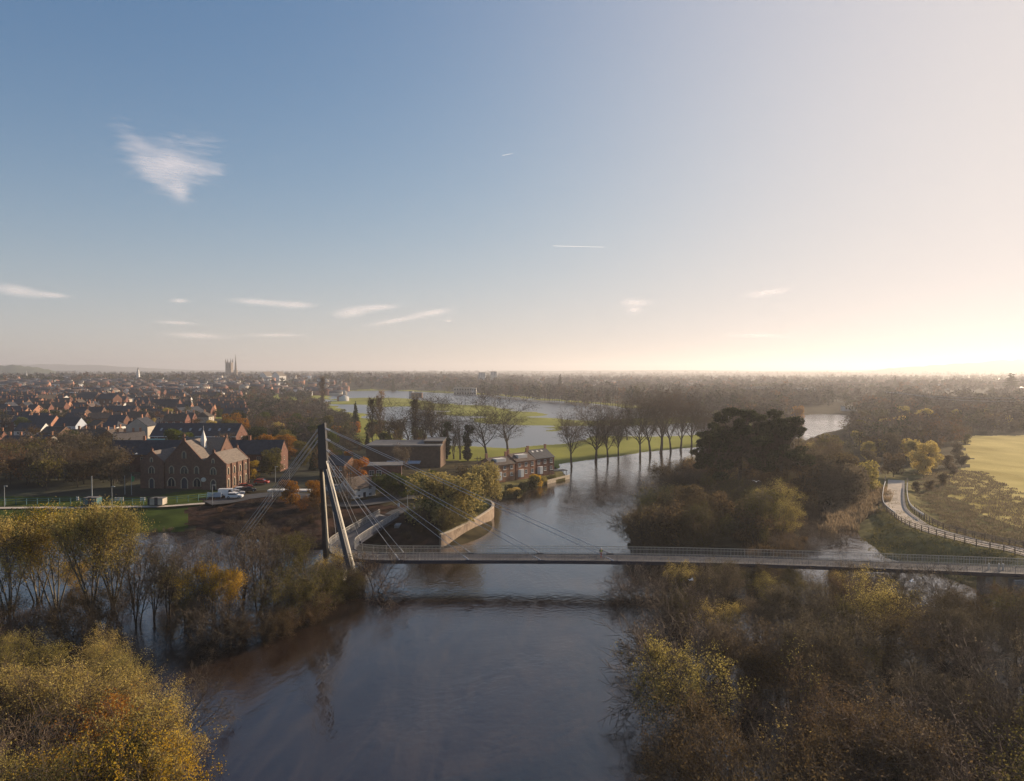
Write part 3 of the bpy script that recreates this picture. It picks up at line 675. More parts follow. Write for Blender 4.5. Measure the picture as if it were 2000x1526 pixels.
# local x right, y back; right wing front corner near (12.9,-3)
def gabled(mb, mr, x0, x1, y0, y1, e, rg, axis='y', zb=-1.0, wallgable=True):
    if axis == 'y':
        mb.prism([(x0, zb), (x1, zb), (x1, e), ((x0 + x1) / 2, rg), (x0, e)], y0, y1)
        m_ = (x0 + x1) / 2; sl_ = (rg - e) / ((x1 - x0) / 2)
        for s_, xe in ((-1, x0 - .25), (1, x1 + .25)):
            ze = e - .25 * sl_; a = [(xe, y0 + .36, ze + .03), (m_, y0 + .36, rg + .03), (m_, y1 - .36, rg + .03), (xe, y1 - .36, ze + .03)]
            mr.add(a + [(p[0], p[1], p[2] + .16) for p in a], [(0, 1, 2, 3), (7, 6, 5, 4), (0, 4, 5, 1), (1, 5, 6, 2), (2, 6, 7, 3), (3, 7, 4, 0)])
    else:
        mb.add([(x0, y0, zb), (x1, y0, zb), (x1, y1, zb), (x0, y1, zb), (x0, y0, e), (x1, y0, e), (x1, y1, e), (x0, y1, e), (x0, (y0 + y1) / 2, rg), (x1, (y0 + y1) / 2, rg)], [(0, 1, 5, 4), (2, 3, 7, 6), (1, 2, 6, 9, 5), (3, 0, 4, 8, 7), (4, 5, 9, 8), (6, 7, 8, 9)])
        m_ = (y0 + y1) / 2; sl_ = (rg - e) / ((y1 - y0) / 2)
        for s_, ye in ((-1, y0 - .25), (1, y1 + .25)):
            ze = e - .25 * sl_; a = [(x0 + .36, ye, ze + .03), (x1 - .36, ye, ze + .03), (x1 - .36, m_, rg + .03), (x0 + .36, m_, rg + .03)]
            mr.add(a + [(p[0], p[1], p[2] + .16) for p in a], [(0, 1, 2, 3), (7, 6, 5, 4), (0, 4, 5, 1), (1, 5, 6, 2), (2, 6, 7, 3), (3, 7, 4, 0)])
def coping(mc, x0, x1, y, e, rg, axis='y'):
    m_ = (x0 + x1) / 2
    for xe in (x0, x1):
        if axis == 'y': mc.bar((xe, y, e + .1), (m_, y, rg + .28), .42, .24)
        else: mc.bar((y, xe, e + .1), (y, m_, rg + .28), .42, .24)
mb, mr_, mc = MB(), MB(), MB()
gabled(mb, mr_, 6.2, 12.9, -3.6, 9.8, 7.4, 10.3)          # right wing
gabled(mb, mr_, -5.6, 6.0, -2.6, 10.0, 7.6, 13.4)         # central nave gable
gabled(mb, mr_, -12.9, -5.8, -3.0, 8.6, 7.4, 10.4)        # left wing
gabled(mb, mr_, -6.6, 7.0, 3.6, 13.2, 8.4, 13.5, 'x')     # cross roof
mb.obj('wall', M['brick_chapel'], CH); rf = mr_.obj('roof', M['tile_pale'], CH)
for x0, x1, y, e, rg in ((6.2, 12.9, -3.45, 7.4, 10.3), (-5.6, 6.0, -2.45, 7.6, 13.4), (-12.9, -5.8, -2.85, 7.4, 10.4), (6.2, 12.9, 9.65, 7.4, 10.3)): coping(mc, x0, x1, y, e, rg)
coping(mc, 3.6, 13.2, 6.85, 8.4, 13.5, 'x'); coping(mc, 3.6, 13.2, -6.45, 8.4, 13.5, 'x')
for x, y, z in ((9.55, -3.45, 10.5), (.2, -2.45, 13.6), (-9.35, -2.85, 10.6), (9.55, 9.65, 10.5), (6.85, 8.4, 13.7), (-6.45, 8.4, 13.7)):
    mc.box(x - .3, x + .3, y - .3, y + .3, z, z + .7); mc.tube((x, y, z + .7), (x, y, z + 1.35), .28, .05, 4)
mc.obj('coping', M['brick_chapel'], CH)
mb = MB(); mb.add([(1.6, 3.2, 13.0), (3.0, 3.2, 13.0), (3.0, 4.6, 13.0), (1.6, 4.6, 13.0), (2.3, 3.9, 16.3)], [(0, 1, 4), (1, 2, 4), (2, 3, 4), (3, 0, 4)]); mb.tube((2.3, 3.9, 16.2), (2.3, 3.9, 17.4), .04)
mb.box(1.7, 2.9, 3.3, 4.5, 11, 13.0)
mb.obj('ventilator_spire', M['render_white'], rf)
mb = MB()
for k in range(5): yy = -3.6 + 13.4 * k / 4; mb.box(12.9, 13.22, yy - .16, yy + .16, -1, 7.3) if 0 < k < 4 else mb.box(12.9, 13.3, yy - .35 if k else yy, yy + .35 if k < 4 else yy, -1, 7.5)
mb.obj('buttress', M['brick_chapel'], CH)
def goth(parent, cx_, z0, w_, h_, face, off, lights=1, name='window', dark='glass', shift=0.0):
    """pointed-arch opening with stone surround; off is the face's distance"""
    def T(x, z, t_):
        return (cx_ + x, -off - t_, z0 + z) if face == 'f' else (off + t_, cx_ + x, z0 + z)
    def arch(hw, hh, rise, n__=7):
        pts = [(-hw, 0), (hw, 0), (hw, hh)]
        for k in range(1, n__):
            a = k / n__; pts.append((hw * (1 - a) ** 0.8, hh + rise * math.sin(a * math.pi / 2)))
        pts.append((0, hh + rise))
        for k in range(n__ - 1, 0, -1):
            a = k / n__; pts.append((-hw * (1 - a) ** .8, hh + rise * math.sin(a * math.pi / 2)))
        pts.append((-hw, hh)); return pts
    hw = w_ / 2; rise = w_ * .45; hh = h_ - rise
    outer = arch(hw + .22, hh, rise + .25); inner = arch(hw, hh, rise); n__ = len(outer)
    mb = MB(); vs = [T(x, z, .003) for x, z in outer] + [T(x, z, .14) for x, z in outer] + [T(x, z, .14) for x, z in inner] + [T(x, z, .03) for x, z in inner]
    fs = []
    for k in range(n__):
        j = (k + 1) % n__
        for b0 in (0, n__, 2 * n__): fs.append((b0 + k, b0 + j, b0 + n__ + j, b0 + n__ + k))
    mb.add(vs, fs)
    for q in range(1, lights):
        xx = -hw + w_ * q / lights; p0, p1 = T(xx - .07, 0, .03), T(xx + .07, h_ - rise * .4, .12)
        mb.box(min(p0[0], p1[0]), max(p0[0], p1[0]), min(p0[1], p1[1]), max(p0[1], p1[1]), min(p0[2], p1[2]), max(p0[2], p1[2]))
    o = mb.obj(name, M['stone'], parent)
    g = MB(); g.add([T(x, z, .035) for x, z in inner], [tuple(range(n__))]); g.obj('pane' if name == 'window' else 'door_leaf', M[dark], o); return o
goth(CH, .2, .1, 1.7, 3.0, 'f', 2.6, 1, 'doorway', 'doorpaint')
goth(CH, -9.4, .1, 1.3, 2.7, 'f', 3.0, 1, 'doorway', 'doorpaint'); goth(CH, 9.4, .1, 1.3, 2.7, 'f', 3.6, 1, 'doorway', 'doorpaint')
for x in (-3.7, 4.0): goth(CH, x, .7, 2.0, 2.3, 'f', 2.6, 2)
for x, wd, nl in ((-3.6, 1.1, 1), (.2, 2.0, 2), (3.9, 1.1, 1)): goth(CH, x, 4.3, wd, 2.0, 'f', 2.6, nl)
goth(CH, .2, 8.6, .9, 1.9, 'f', 2.6); goth(CH, -9.4, 4.3, 1.5, 1.9, 'f', 3.0, 2); goth(CH, 9.4, 4.3, 1.5, 1.9, 'f', 3.6, 2)
goth(CH, 9.4, 7.5, .5, 1.1, 'f', 3.6); goth(CH, -9.4, 7.5, .5, 1.1, 'f', 3.0)
for k in range(4):
    yy = -3.6 + 13.4 * (k + .5) / 4
    goth(CH, yy, 4.2, .85, 1.9, 'r', 12.9); goth(CH, yy, .6, .85, 2.3, 'r', 12.9)
mb = MB(); mb.box(-12.96, 12.96, -2.9, -2.62, 3.45, 3.65); 
mb = MB(); mb.ell((0, 0, 0), (.7, .12, .7), 16, 8); sd_ = mb.obj('satellite_dish', M['render_white'], CH, (6.7, -4.0, 2.9), (0.3, 0, .4))
mb = MB(); mb.tube((0, .1, 0), (0, .55, -.2), .05); mb.obj('bracket', M['lamp_metal'], sd_)

# --- the long brick terrace behind it, the dark-roofed block behind that, the flat-roofed block, small buildings
def corner_house(pxl, pxr, base_py, **k):
    cxp = (pxl + pxr) / 2; x, y, z = G(cxp, base_py); wd = (pxr - pxl) / F * y
    return (x, y, z), wd
def hb(pxl, pxr, base, lab, d_=8, e=5.2, rg=8.0, rz=0.0, name='brick_house', **k):
    loc, wd = corner_house(pxl, pxr, base); loc = (loc[0], loc[1] + d_ / 2 * .9, loc[2])
    return gable_house(name, lab, wd / max(.6, math.cos(rz)), d_, e, rg, loc=loc, rz=rz, **k)
L2 = gable_house('brick_terrace', 'long two-storey brick block with dark slate roof directly behind the chapel', 57, 9, 6.3, 10.4, wall='brick', roof='slate', nwin=12, chim=((-18, 0), (-5, 0), (8, 0), (17, 0)), loc=(-105.5, 240, 2.6), rz=R(1.5), cat='building', frame='stone')
L3 = gable_house('brick_hall', 'long brick hall with black roof, skylights and white eaves line behind the chapel terrace', 37, 12, 5.0, 9.8, wall='brick', roof='slate', nwin=7, loc=(-135, 308, 4.0), rz=R(-2), cat='building')
mb = MB(); mb.box(-18.6, 18.6, -6.42, -6.32, 4.5, 4.85); mb.obj('gutter', M['white'], L3)
for k in range(8):
    x_ = -15 + k * 4.2; sl_ = 4.8 / 6; y_ = -3.2; z_ = 9.8 - 3.2 * sl_ + .2
    MB().add([(x_ - .45, y_ - .6, z_ - .48), (x_ + .45, y_ - .6, z_ - .48), (x_ + .45, y_ + .6, z_ + .48), (x_ - .45, y_ + .6, z_ + .48), (x_ - .45, y_ - .6, z_ - .40), (x_ + .45, y_ - .6, z_ - .40), (x_ + .45, y_ + .6, z_ + .56), (x_ - .45, y_ + .6, z_ + .56)],
             [(0, 3, 2, 1), (4, 5, 6, 7), (0, 1, 5, 4), (1, 2, 6, 5), (2, 3, 7, 6), (3, 0, 4, 7)]).obj('skylight', M['lamp_metal'], [c for c in L3.children if c.name.startswith('roof')][0])
gh = gable_house('rendered_house', 'tall pale grey gable-ended house standing left of the black-roofed hall', 9, 9.5, 8.2, 11.6, wall='render_cream', roof='slate', nwin=1, loc=(-165, 318, 4), rz=R(90), chim=((0, 0),), cat='house')
gh2 = gable_house('rendered_house', 'light grey house with stepped chimneys between the car-lined street and the tall gable', 11, 8, 5.6, 8.8, wall='render_cream', roof='tile_pale', nwin=3, loc=(-152, 283, 3.4), rz=R(35), chim=((-4, 0), (-1.5, 0), (1.5, 0), (4, 0)), cat='house')
g_ = thing('glass_extension', 'pale teal glazed roof extension between the grey gable house and the hall', 'extension', (-146, 292, 3.6)); MB().box(-7, 7, -3, 3, -1, 3.0).obj('wall', M['brick'], g_); MB().add([(-7.2, -3.2, 3.01), (7.2, -3.2, 3.01), (7.2, 3.2, 4.8), (-7.2, 3.2, 4.8), (-7.2, -3.2, 3.1), (7.2, -3.2, 3.1), (7.2, 3.2, 4.9), (-7.2, 3.2, 4.9)], [(0, 3, 2, 1), (4, 5, 6, 7), (0, 1, 5, 4), (1, 2, 6, 5), (2, 3, 7, 6), (3, 0, 4, 7)]).obj('glass_roof', M['teal'], g_)
fb = thing('flat_roofed_block', 'large brown-brick flat-roofed block with parapet behind the mast stays', 'building', (-38.5, 262, 1.5))
mb = MB(); mb.box(-13.5, 13, -8, 12, -2, 8.0); mb.box(6.5, 13.2, -2, 12.2, 8.0, 9.2); mb.obj('wall', M['brick_brown'], fb)
MB().box(-13.9, 6.49, -8.4, 12.4, 8.003, 8.45).obj('roof', M['felt'], fb)
MB().box(6.3, 13.5, -2.3, 12.6, 9.203, 9.5).obj('roof', M['felt'], fb)
MB().box(6.495, 13.3, -8.4, -2.31, 8.003, 8.4).obj('roof', M['felt'], fb)
for x in (-2, 1.2): window(fb, x, 2, 1.6, 1.6, 'f', 8)
MB().add([(-6, -8.003, 2.6), (6, -8.003, 2.6), (6, -11.5, 2.2), (-6, -11.5, 2.2), (-6, -8.003, 2.9), (6, -8.003, 2.9), (6, -11.5, 2.5), (-6, -11.5, 2.5)], [(0, 3, 2, 1), (4, 5, 6, 7), (0, 1, 5, 4), (1, 2, 6, 5), (2, 3, 7, 6), (3, 0, 4, 7)]).obj('canopy', M['render_blue'], fb)
sb_ = thing('flat_roofed_house', 'small brick building with flat white-edged roof in front of the brown flat-roofed block', 'building', (-40.5, 222, 2.0), R(8))
MB().box(-6, 6, -4, 4, -2, 5.2).obj('wall', M['brick'], sb_); MB().box(-6.4, 6.4, -4.4, 4.4, 5.203, 5.5).obj('roof', M['felt'], sb_)
for x in (-3, -.8): window(sb_, x, 2.4, 1.6, 1.5, 'f', 4)
window(sb_, 0, 2.4, 1.0, 1.7, 'r', 6)
sb2 = gable_house('brick_house', 'low brick house with a sunlit arcaded end wall right of the mast', 9, 7, 4.6, 7.0, wall='brick_orange', roof='slate', nwin=3, loc=(-54, 226, 2.4), rz=R(-32))
sb3 = gable_house('brick_house', 'small house with brown tiled roof and pale end wall right of the mast foot', 8, 6, 3.4, 5.8, wall='render_white', roof='tile', nwin=2, loc=(-41.5, 190, 2.2), rz=R(55))
cab = thing('site_cabin', 'white site cabin beside the small brown-roofed house right of the mast', 'cabin', (-47.2, 187.5, gz(-47.2, 187.5)), R(-10)); MB().box(-1.6, 1.6, -1.5, 1.5, -.5, 3.0).obj('body', M['render_white'], cab); MB().box(-1.75, 1.75, -1.6, 1.6, 3.003, 3.2).obj('roof', M['felt'], cab)
can = thing('bus_shelter_canopy', 'long low white flat canopy roof left of the mast', 'canopy', (-57.3, 184, gz(-57.3, 184)), R(-2))
MB().box(-5.6, 5.6, -1.3, 1.3, 2.2, 2.55).obj('roof', M['render_white'], can)
for x in (-5.2, -1.7, 1.7, 5.2): MB().box(x - .1, x + .1, .9, 1.1, -.5, 2.198).obj('column', M['lamp_metal'], can)

# --- riverside terraces below the meadow
terr = [((-5.2, 227.5), 7.2, 4.7, 6.7, 'first riverside terrace house block, beside the weeping willow'), ((1.8, 234.6), 7.0, 5.1, 7.2, 'middle riverside terrace house block with white loft dormer'), ((8.4, 241.8), 7.2, 5.2, 7.7, 'end riverside terrace house block with skylights nearest the river bend')]
for k, ((x, y), wd, e, rg, lb) in enumerate(terr):
    h_ = gable_house('terraced_house', lb, wd * 1.28, 8.2, e, rg, wall='brick_orange' if k < 2 else 'brick', roof='tile' if k < 2 else 'slate', nwin=3, chim=((-4.3, 0), (4.3, 0)), loc=(x, y + 4, 1.6), rz=R(44), bay=True, group='terraced houses by the river')
    rf = [c for c in h_.children if c.name.startswith('roof')][0]
    if k < 2:
        MB().box(-2.4, 1.8, -2.9, 0.2, rg - 2.2, rg - .15).obj('dormer', M['render_white'], rf)
    else:
        for q in range(3): x_ = -2.8 + q * 2.2; MB().add([(x_ - .4, -1.6, rg - 1.03), (x_ + .4, -1.6, rg - 1.03), (x_ + .4, -.7, rg - .38), (x_ - .4, -.7, rg - .38), (x_ - .4, -1.6, rg - .83), (x_ + .4, -1.6, rg - .83), (x_ + .4, -.7, rg - .18), (x_ - .4, -.7, rg - .18)], [(0, 3, 2, 1), (4, 5, 6, 7), (0, 1, 5, 4), (1, 2, 6, 5), (2, 3, 7, 6), (3, 0, 4, 7)]).obj('skylight', M['render_white'], rf)
gs = thing('garden_shelter', 'low flat-roofed riverside shelter at the end of the terrace gardens', 'shelter', (*P(1092, 934)[:2], .6), R(20)); MB().box(-2.4, 2.4, -1.6, 1.6, 2.0, 2.2).obj('roof', M['slate'], gs)
for x in (-2.1, 2.1):
    for y in (-1.3, 1.3): MB().box(x - .07, x + .07, y - .07, y + .07, -1, 1.998).obj('column', M['timber'], gs)
gw = thing('garden_wall', 'low pale garden wall with balustrade at the water edge below the terraces', 'wall', (*P(1068, 946), 0))
q0 = P(1068, 946); q1 = P(1112, 935); mb = MB(); mb.bar((0, 0, .5), (q1[0] - q0[0], q1[1] - q0[1], .5), .4, 1.6); mb.obj('wall', M['stone'], gw)

# --- named houses of the near town (photo column left, right, base row)
HL = [
 (192, 231, 857, 'white rendered hip-roofed house with two small windows, sunlit right end', dict(wall='render_white', roof='slate', e=6.0, rg=8.2, hip=2.5, d_=9, nwin=2, floors=1)),
 (106, 151, 853, 'pale blue rendered house with sunlit peach gable, left of the white hip-roofed house', dict(wall='render_blue', roof='slate', e=5.6, rg=9.4, d_=9, nwin=2)),
 (50, 103, 846, 'dark-roofed house with sunlit brick gable behind the white-walled row', dict(wall='brick_orange', roof='slate', e=5.2, rg=9.2, d_=9, nwin=3, chim=((-3, 0),))),
 (28, 82, 862, 'long white-walled house with black roof and small sunlit gable', dict(wall='render_white', roof='slate', e=5.0, rg=8.4, d_=8, nwin=3)),
 (79, 121, 867, 'brown tiled house with tall sunlit chimney at its right end', dict(wall='brick_brown', roof='tile', e=4.8, rg=7.6, d_=9, nwin=3, chim=((3.8, 0),), rz=R(-8))),
 (132, 196, 879, 'brown roofed terrace row with three chimneys and white pub-like end', dict(wall='render_white', roof='tile', e=5.4, rg=8.4, d_=9, nwin=5, chim=((-4, 0), (-1.5, 0), (2, 0)), rz=R(10))),
 (52, 98, 893, 'half-timbered gabled house above the bare trees', dict(wall='render_cream', roof='slate', e=4.8, rg=8.2, d_=9, nwin=2, chim=((4, 0),), rz=R(-20))),
 (-4, 50, 892, 'dark-roofed house with two orange chimneys and sunlit gable at the town edge', dict(wall='brick_orange', roof='slate', e=4.6, rg=7.8, d_=9, nwin=3, chim=((-3.5, 0), (1, 0)))),
 (170, 226, 836, 'tan brick house with sunlit end behind the white hip-roofed house', dict(wall='brick_orange', roof='tile', e=5.6, rg=8.6, d_=10, nwin=2, chim=((1, 0),), rz=R(15))),
 (172, 200, 850, 'small brown gabled house left of the white hip-roofed house', dict(wall='brick_brown', roof='tile', e=4.8, rg=7.6, d_=7, nwin=2, rz=R(-35))),
 (230, 263, 823, 'red-brick house pair with tall end chimneys and white bay windows', dict(wall='brick', roof='slate', e=7.0, rg=10.0, d_=9, nwin=2, chim=((-4.6, 0), (4.6, 0)))),
 (341, 378, 824, 'dark red gabled house with white barge boards above the hall', dict(wall='brick', roof='slate', e=5.6, rg=9.4, d_=12, nwin=2, rz=R(75), name='gabled_house')),
 (290, 346, 812, 'large dark villa with steep roof and white dormer', dict(wall='brick', roof='slate', e=6.5, rg=12.0, d_=12, nwin=3, chim=((5, 0),))),
 (137, 164, 829, 'grey house with a tall chimney at each end and white roof lights', dict(wall='brick_brown', roof='slate', e=6.5, rg=9.5, d_=9, nwin=2, chim=((-4.4, 0), (4.4, 0)))),
 (148, 186, 797, 'tall Victorian brick house with round-topped dormers', dict(wall='brick', roof='slate', e=8.5, rg=12.5, d_=11, nwin=4, floors=3)),
 (188, 226, 797, 'gabled Victorian brick house with white finials', dict(wall='brick', roof='slate', e=8.0, rg=12.0, d_=11, nwin=3, floors=2, rz=R(-12))),
 (40, 66, 797, 'brick house with sunlit side and dark roof, first of the hillside row', dict(wall='brick', roof='slate', e=7.5, rg=11, d_=11, nwin=2, chim=((3, 0),))),
 (68, 95, 796, 'twin-gabled brick house in the middle of the hillside row', dict(wall='brick', roof='tile', e=7.5, rg=11, d_=11, nwin=2, chim=((2, 0),), rz=R(60))),
 (96, 124, 795, 'white-ended house at the close of the hillside row', dict(wall='render_white', roof='slate', e=7.2, rg=10, d_=11, nwin=2, chim=((-3, 0), (3, 0)))),
 (24, 48, 824, 'narrow brick house with bright orange chimney wall', dict(wall='brick_orange', roof='slate', e=6, rg=9, d_=9, nwin=2, chim=((3, 0),))),
 (50, 68, 822, 'tall thin brick house with glowing end wall beside the lilac tree', dict(wall='brick_orange', roof='slate', e=7, rg=10.5, d_=10, nwin=1, chim=((2, 0),))),
 (-6, 24, 827, 'brown hip-roofed house at the edge of the town with three chimneys', dict(wall='brick_brown', roof='tile_pale', e=5.2, rg=8.2, d_=9, nwin=2, hip=2.5, chim=((-2, 0), (2, 0)))),
 (392, 416, 790, 'white bungalow among the trees right of the town', dict(wall='render_white', roof='felt', e=3.6, rg=6.0, d_=9, nwin=2)),
]
occupied = []
for (a, b_, bs, lb, kw) in HL:
    kw = dict(kw); nm = kw.pop('name', 'town_house'); rz = kw.pop('rz', R(-4))
    o = hb(a, b_, bs, lb, rz=rz, name=nm, **kw); occupied.append((o.location.x, o.location.y, 11))
occupied += [(-105, 240, 32), (-135, 308, 22), (-92, 206, 20), (-165, 318, 9), (-152, 283, 9), (-38, 262, 19), (-40, 222, 9), (-54, 226, 8), (-41, 190, 7), (-64, 199, 9), (4, 236, 15), (-75, 195, 12), (-146, 292, 8)]

# --- rest of the town: rows of houses, each a house of its own
VAR = []
vspec = [('brick', 'slate', 9, 8.5, 5.4, 8.6, 2, ((-3.8, 0), (3.8, 0)), 0, 'red-brick slate-roofed house'),
         ('brick_orange', 'slate', 10, 8.5, 5.4, 9.0, 3, ((-4, 0),), 0, 'orange-brick slate-roofed house'),
         ('render_white', 'slate', 9, 8, 5.0, 8.0, 2, ((3.5, 0),), 0, 'white dark-roofed house'),
         ('brick', 'tile', 12, 9, 5.6, 9.2, 3, ((-5, 0), (0, 0), (5, 0)), 0, 'brick brown-tiled terrace pair'),
         ('render_cream', 'tile', 10, 9, 5.0, 7.8, 2, ((1, 0),), 2.6, 'cream hip-roofed house'),
         ('brick_brown', 'slate', 16, 9, 6.0, 9.6, 5, ((-7, 0), (-2, 0), (3, 0), (7, 0)), 0, 'long brown-brick terrace')]
for s_ in vspec:
    dets = []
    for det in (1, 0):
        o = gable_house('town_house', s_[9], s_[2], s_[3], s_[4], s_[5], wall=s_[0], roof=s_[1], nwin=s_[6], chim=s_[7], hip=s_[8], detail=det, group='houses of the town across the flood')
        kids(o); [kids(c) for c in o.children]; dets.append(o)
    VAR.append((dets, s_[9]))
rs = random.Random(5)
used = {}
def place_var(vi, det, x, y, rz, zone):
    o0 = VAR[vi][0][0 if det else 1]; key = (vi, det)
    o = o0 if key not in used else copy_tree(o0); used[key] = 1
    o.location = (x, y, gz(x, y)); o.rotation_euler.z = rz; o['label'] = VAR[vi][1]
    LAB.append((o, VAR[vi][1], zone)); occupied.append((x, y, 9)); return o
TOWN = []
def clear(x, y, r=0):
    for (a, b_, rr) in occupied:
        if (a - x) ** 2 + (b_ - y) ** 2 < (rr + r) ** 2: return False
    return True
nh = 0
for row in range(27):
    Yr = 268 + row * 24 + rs.uniform(-3, 3)
    a0 = -.86 * Yr; a1 = (-.52 + .10 * min(1, row / 8)) * Yr
    if row > 9: a1 = -.40 * Yr
    x = a0
    while x < a1:
        vi = rs.choice([0, 0, 1, 1, 2, 3, 3, 4, 5]); wd = vspec[vi][2]; x += wd / 2
        y = Yr + (x - a0) * .10 + rs.uniform(-1.5, 1.5)
        px_, py_ = proj(x, y, 3)
        if -60 < px_ < 700 and clear(x, y, wd * .45) and rs.random() < .78 and nh < 265:
            zone = 'in the near streets' if row < 4 else 'in the middle streets' if row < 9 else 'in the hillside streets' if row < 16 else 'in the far streets'
            place_var(vi, row < 9, x, y, R(5.7) + (R(90) if rs.random() < .22 else 0) + R(rs.uniform(-4, 4)), '%s, row %d' % (zone, row)); nh += 1
        x += wd / 2 + rs.choice([.4, .4, 2.5, 6, 12])
print('houses', nh)
for (dets, _l), vi in zip(VAR, range(9)):
    for k, det in ((0, True), (1, False)):
        if (vi, det) not in used:
            for c in [c for ch in dets[k].children for c in ch.children] + list(dets[k].children): bpy.data.objects.remove(c)
            bpy.data.objects.remove(dets[k])

# --- far town as one mass beyond the counted houses
def far_houses(name, pts, seed, mats_):
    rr = np.random.RandomState(seed); Vs = []; Fs4 = []; Fs3 = []; mi4 = []; mi3 = []
    for k, (x, y, s_) in enumerate(pts):
        z = gz(x, y); a = rr.rand() * .4 + (math.pi / 2 if rr.rand() < .3 else 0); w_, d_ = rr.uniform(5, 11) * s_, rr.uniform(4.5, 6) * s_; e = rr.uniform(5, 8); rg = e + rr.uniform(2.5, 4)
        c, s = math.cos(a), math.sin(a); b0 = len(Vs)
        for (u, v, zz) in [(-w_, -d_, -2), (w_, -d_, -2), (w_, d_, -2), (-w_, d_, -2), (-w_, -d_, e), (w_, -d_, e), (w_, d_, e), (-w_, d_, e), (-w_, 0, rg), (w_, 0, rg)]:
            Vs.append((x + c * u - s * v, y + s * u + c * v, z + zz))
        wm_ = rr.choice([0, 0, 1, 2, 3]); rm_ = rr.choice([4, 4, 5])
        for f, m_ in (((0, 1, 5, 4), wm_), ((1, 2, 6, 5), wm_), ((2, 3, 7, 6), wm_), ((3, 0, 4, 7), wm_), ((4, 5, 9, 8), rm_), ((6, 7, 8, 9), rm_)): Fs4.append([b0 + i for i in f]); mi4.append(m_)
        for f in ((5, 6, 9), (7, 4, 8)): Fs3.append([b0 + i for i in f]); mi3.append(wm_)
    me = npmesh(name, Vs, [np.array(Fs4), np.array(Fs3)], mats_, mi4 + mi3)
    return link_mesh(name, me)
rr = np.random.RandomState(3); pts = []
while len(pts) < 1500:
    r_ = math.exp(rr.uniform(math.log(900), math.log(3800))); a = R(rr.uniform(-44, -13)); x, y = r_ * math.sin(a), r_ * math.cos(a)
    if float(vnoise(x, y, 160)) > .38: pts.append((x, y, 1 + (r_ > 2000) * .5))
for _ in range(260):
    r_ = rr.uniform(1500, 3800); a = R(rr.uniform(-13, 36)); pts.append((r_ * math.sin(a), r_ * math.cos(a), 1.2))
tag(far_houses('distant_town', pts, 4, [M['brick'], M['brick_orange'], M['render_white'], M['render_cream'], M['slate'], M['tile']]), kind='stuff')

# --- landmarks far off
def tower_box(mb, x, y, w_, z0, z1): mb.box(x - w_, x + w_, y - w_, y + w_, z0, z1)
x, y, _z = at(448, 738, 2300); cg = gz(x, y)
ca = thing('cathedral', 'cathedral with square pinnacled tower on the far skyline of the town', 'cathedral', (x, y, cg))
mb = MB(); mb.box(-9, 9, -9, 9, -5, 50); tw = mb.obj('tower', M['pale_stone'], ca)
mb = MB()
for sx in (-8, 8):
    for sy in (-8, 8): mb.box(sx - 1.3, sx + 1.3, sy - 1.3, sy + 1.3, 50, 56); mb.tube((sx, sy, 56), (sx, sy, 64), 1.4, .1, 4)
for q in (-4, 0, 4): mb.box(q - .7, q + .7, -9.2, -8, 50, 53)
mb.obj('pinnacle', M['pale_stone'], tw)
mb = MB()
for q in (-4, 4): mb.box(q - 1.4, q + 1.4, -9.1, -9.01, 32, 45)
mb.obj('belfry_opening', M['black'], tw)
mb = MB(); mb.prism([(-8, -5), (8, -5), (8, 13), (0, 19), (-8, 13)], -26, 26); nv = mb.mesh('nave', M['pale_stone']); link_mesh('nave', nv, ca, rot=(0, 0, R(60)), loc=(-31, 16, 0))
link_mesh('choir', nv, ca, rot=(0, 0, R(60)), loc=(31, -16, 0))
x, y, _z = at(460.5, 738, 2250)
spn = thing('church_spire', 'needle-thin church spire right of the cathedral tower', 'spire', (x, y, gz(x, y))); MB().box(-4.5, 4.5, -4.5, 4.5, -4, 26).obj('tower', M['pale_stone'], spn); MB().tube((0, 0, 26), (0, 0, 76), 4.0, .25, 8).obj('spire', M['pale_stone'], spn)
x, y, _z = at(270, 745, 1500)
st = thing('church_steeple', 'tiered white church steeple above the middle of the town', 'steeple', (x, y, gz(x, y)))
mb = MB(); z0 = 0
for w_, h_ in ((3.0, 14), (2.4, 5), (1.9, 4.5), (1.3, 4)): mb.box(-w_, w_, -w_, w_, z0 - (3 if z0 == 0 else 0), z0 + h_); z0 += h_
mb.obj('tower', M['render_white'], st); MB().tube((0, 0, z0), (0, 0, z0 + 5), 1.2, .1, 8).obj('spire', M['slate'], st)
x, y, _z = at(52, 745, 1500); s2 = thing('church_spire', 'small pale spire among trees at the left of the town skyline', 'spire', (x, y, gz(x, y))); MB().box(-2, 2, -2, 2, -3, 12).obj('tower', M['render_white'], s2); MB().tube((0, 0, 12), (0, 0, 24), 1.9, .1, 8).obj('spire', M['render_white'], s2)
def block(name, lab, px0, px1, top, Y, depth=14, wall='render_white', cat='building', nw=6, nf=3, roofh=.6, extra=0):
    xa, _, zt = at(px0, top, Y); xb = at(px1, top, Y)[0]; zg = gz((xa + xb) / 2, Y); h_ = max(4, zt - zg)
    o = thing(name, lab, cat, ((xa + xb) / 2, Y, zg)); w_ = (xb - xa) / 2
    MB().box(-w_, w_, 0, depth, -3, h_ - roofh).obj('wall', M[wall], o); MB().box(-w_ - .3, w_ + .3, -.3, depth + .3, h_ - roofh + .003, h_).obj('roof', M['felt'], o)
    if nw:
        mb = MB()
        for f_ in range(nf):
            for k in range(nw):
                xx = -w_ + 2 * w_ * (k + .5) / nw; z_ = (h_ - roofh) * (f_ + .35) / nf; mb.box(xx - w_ / nw * .55, xx + w_ / nw * .55, -.12, -.003, z_, z_ + (h_ / nf) * .42)
        mb.obj('windows', M['glass'], o)
    return o
block('tower_block', 'wider of two pale tower blocks on the skyline beyond the flooded racecourse', 935, 948.5, 727.5, 1650, 14, 'render_white', 'tower block', 4, 10)
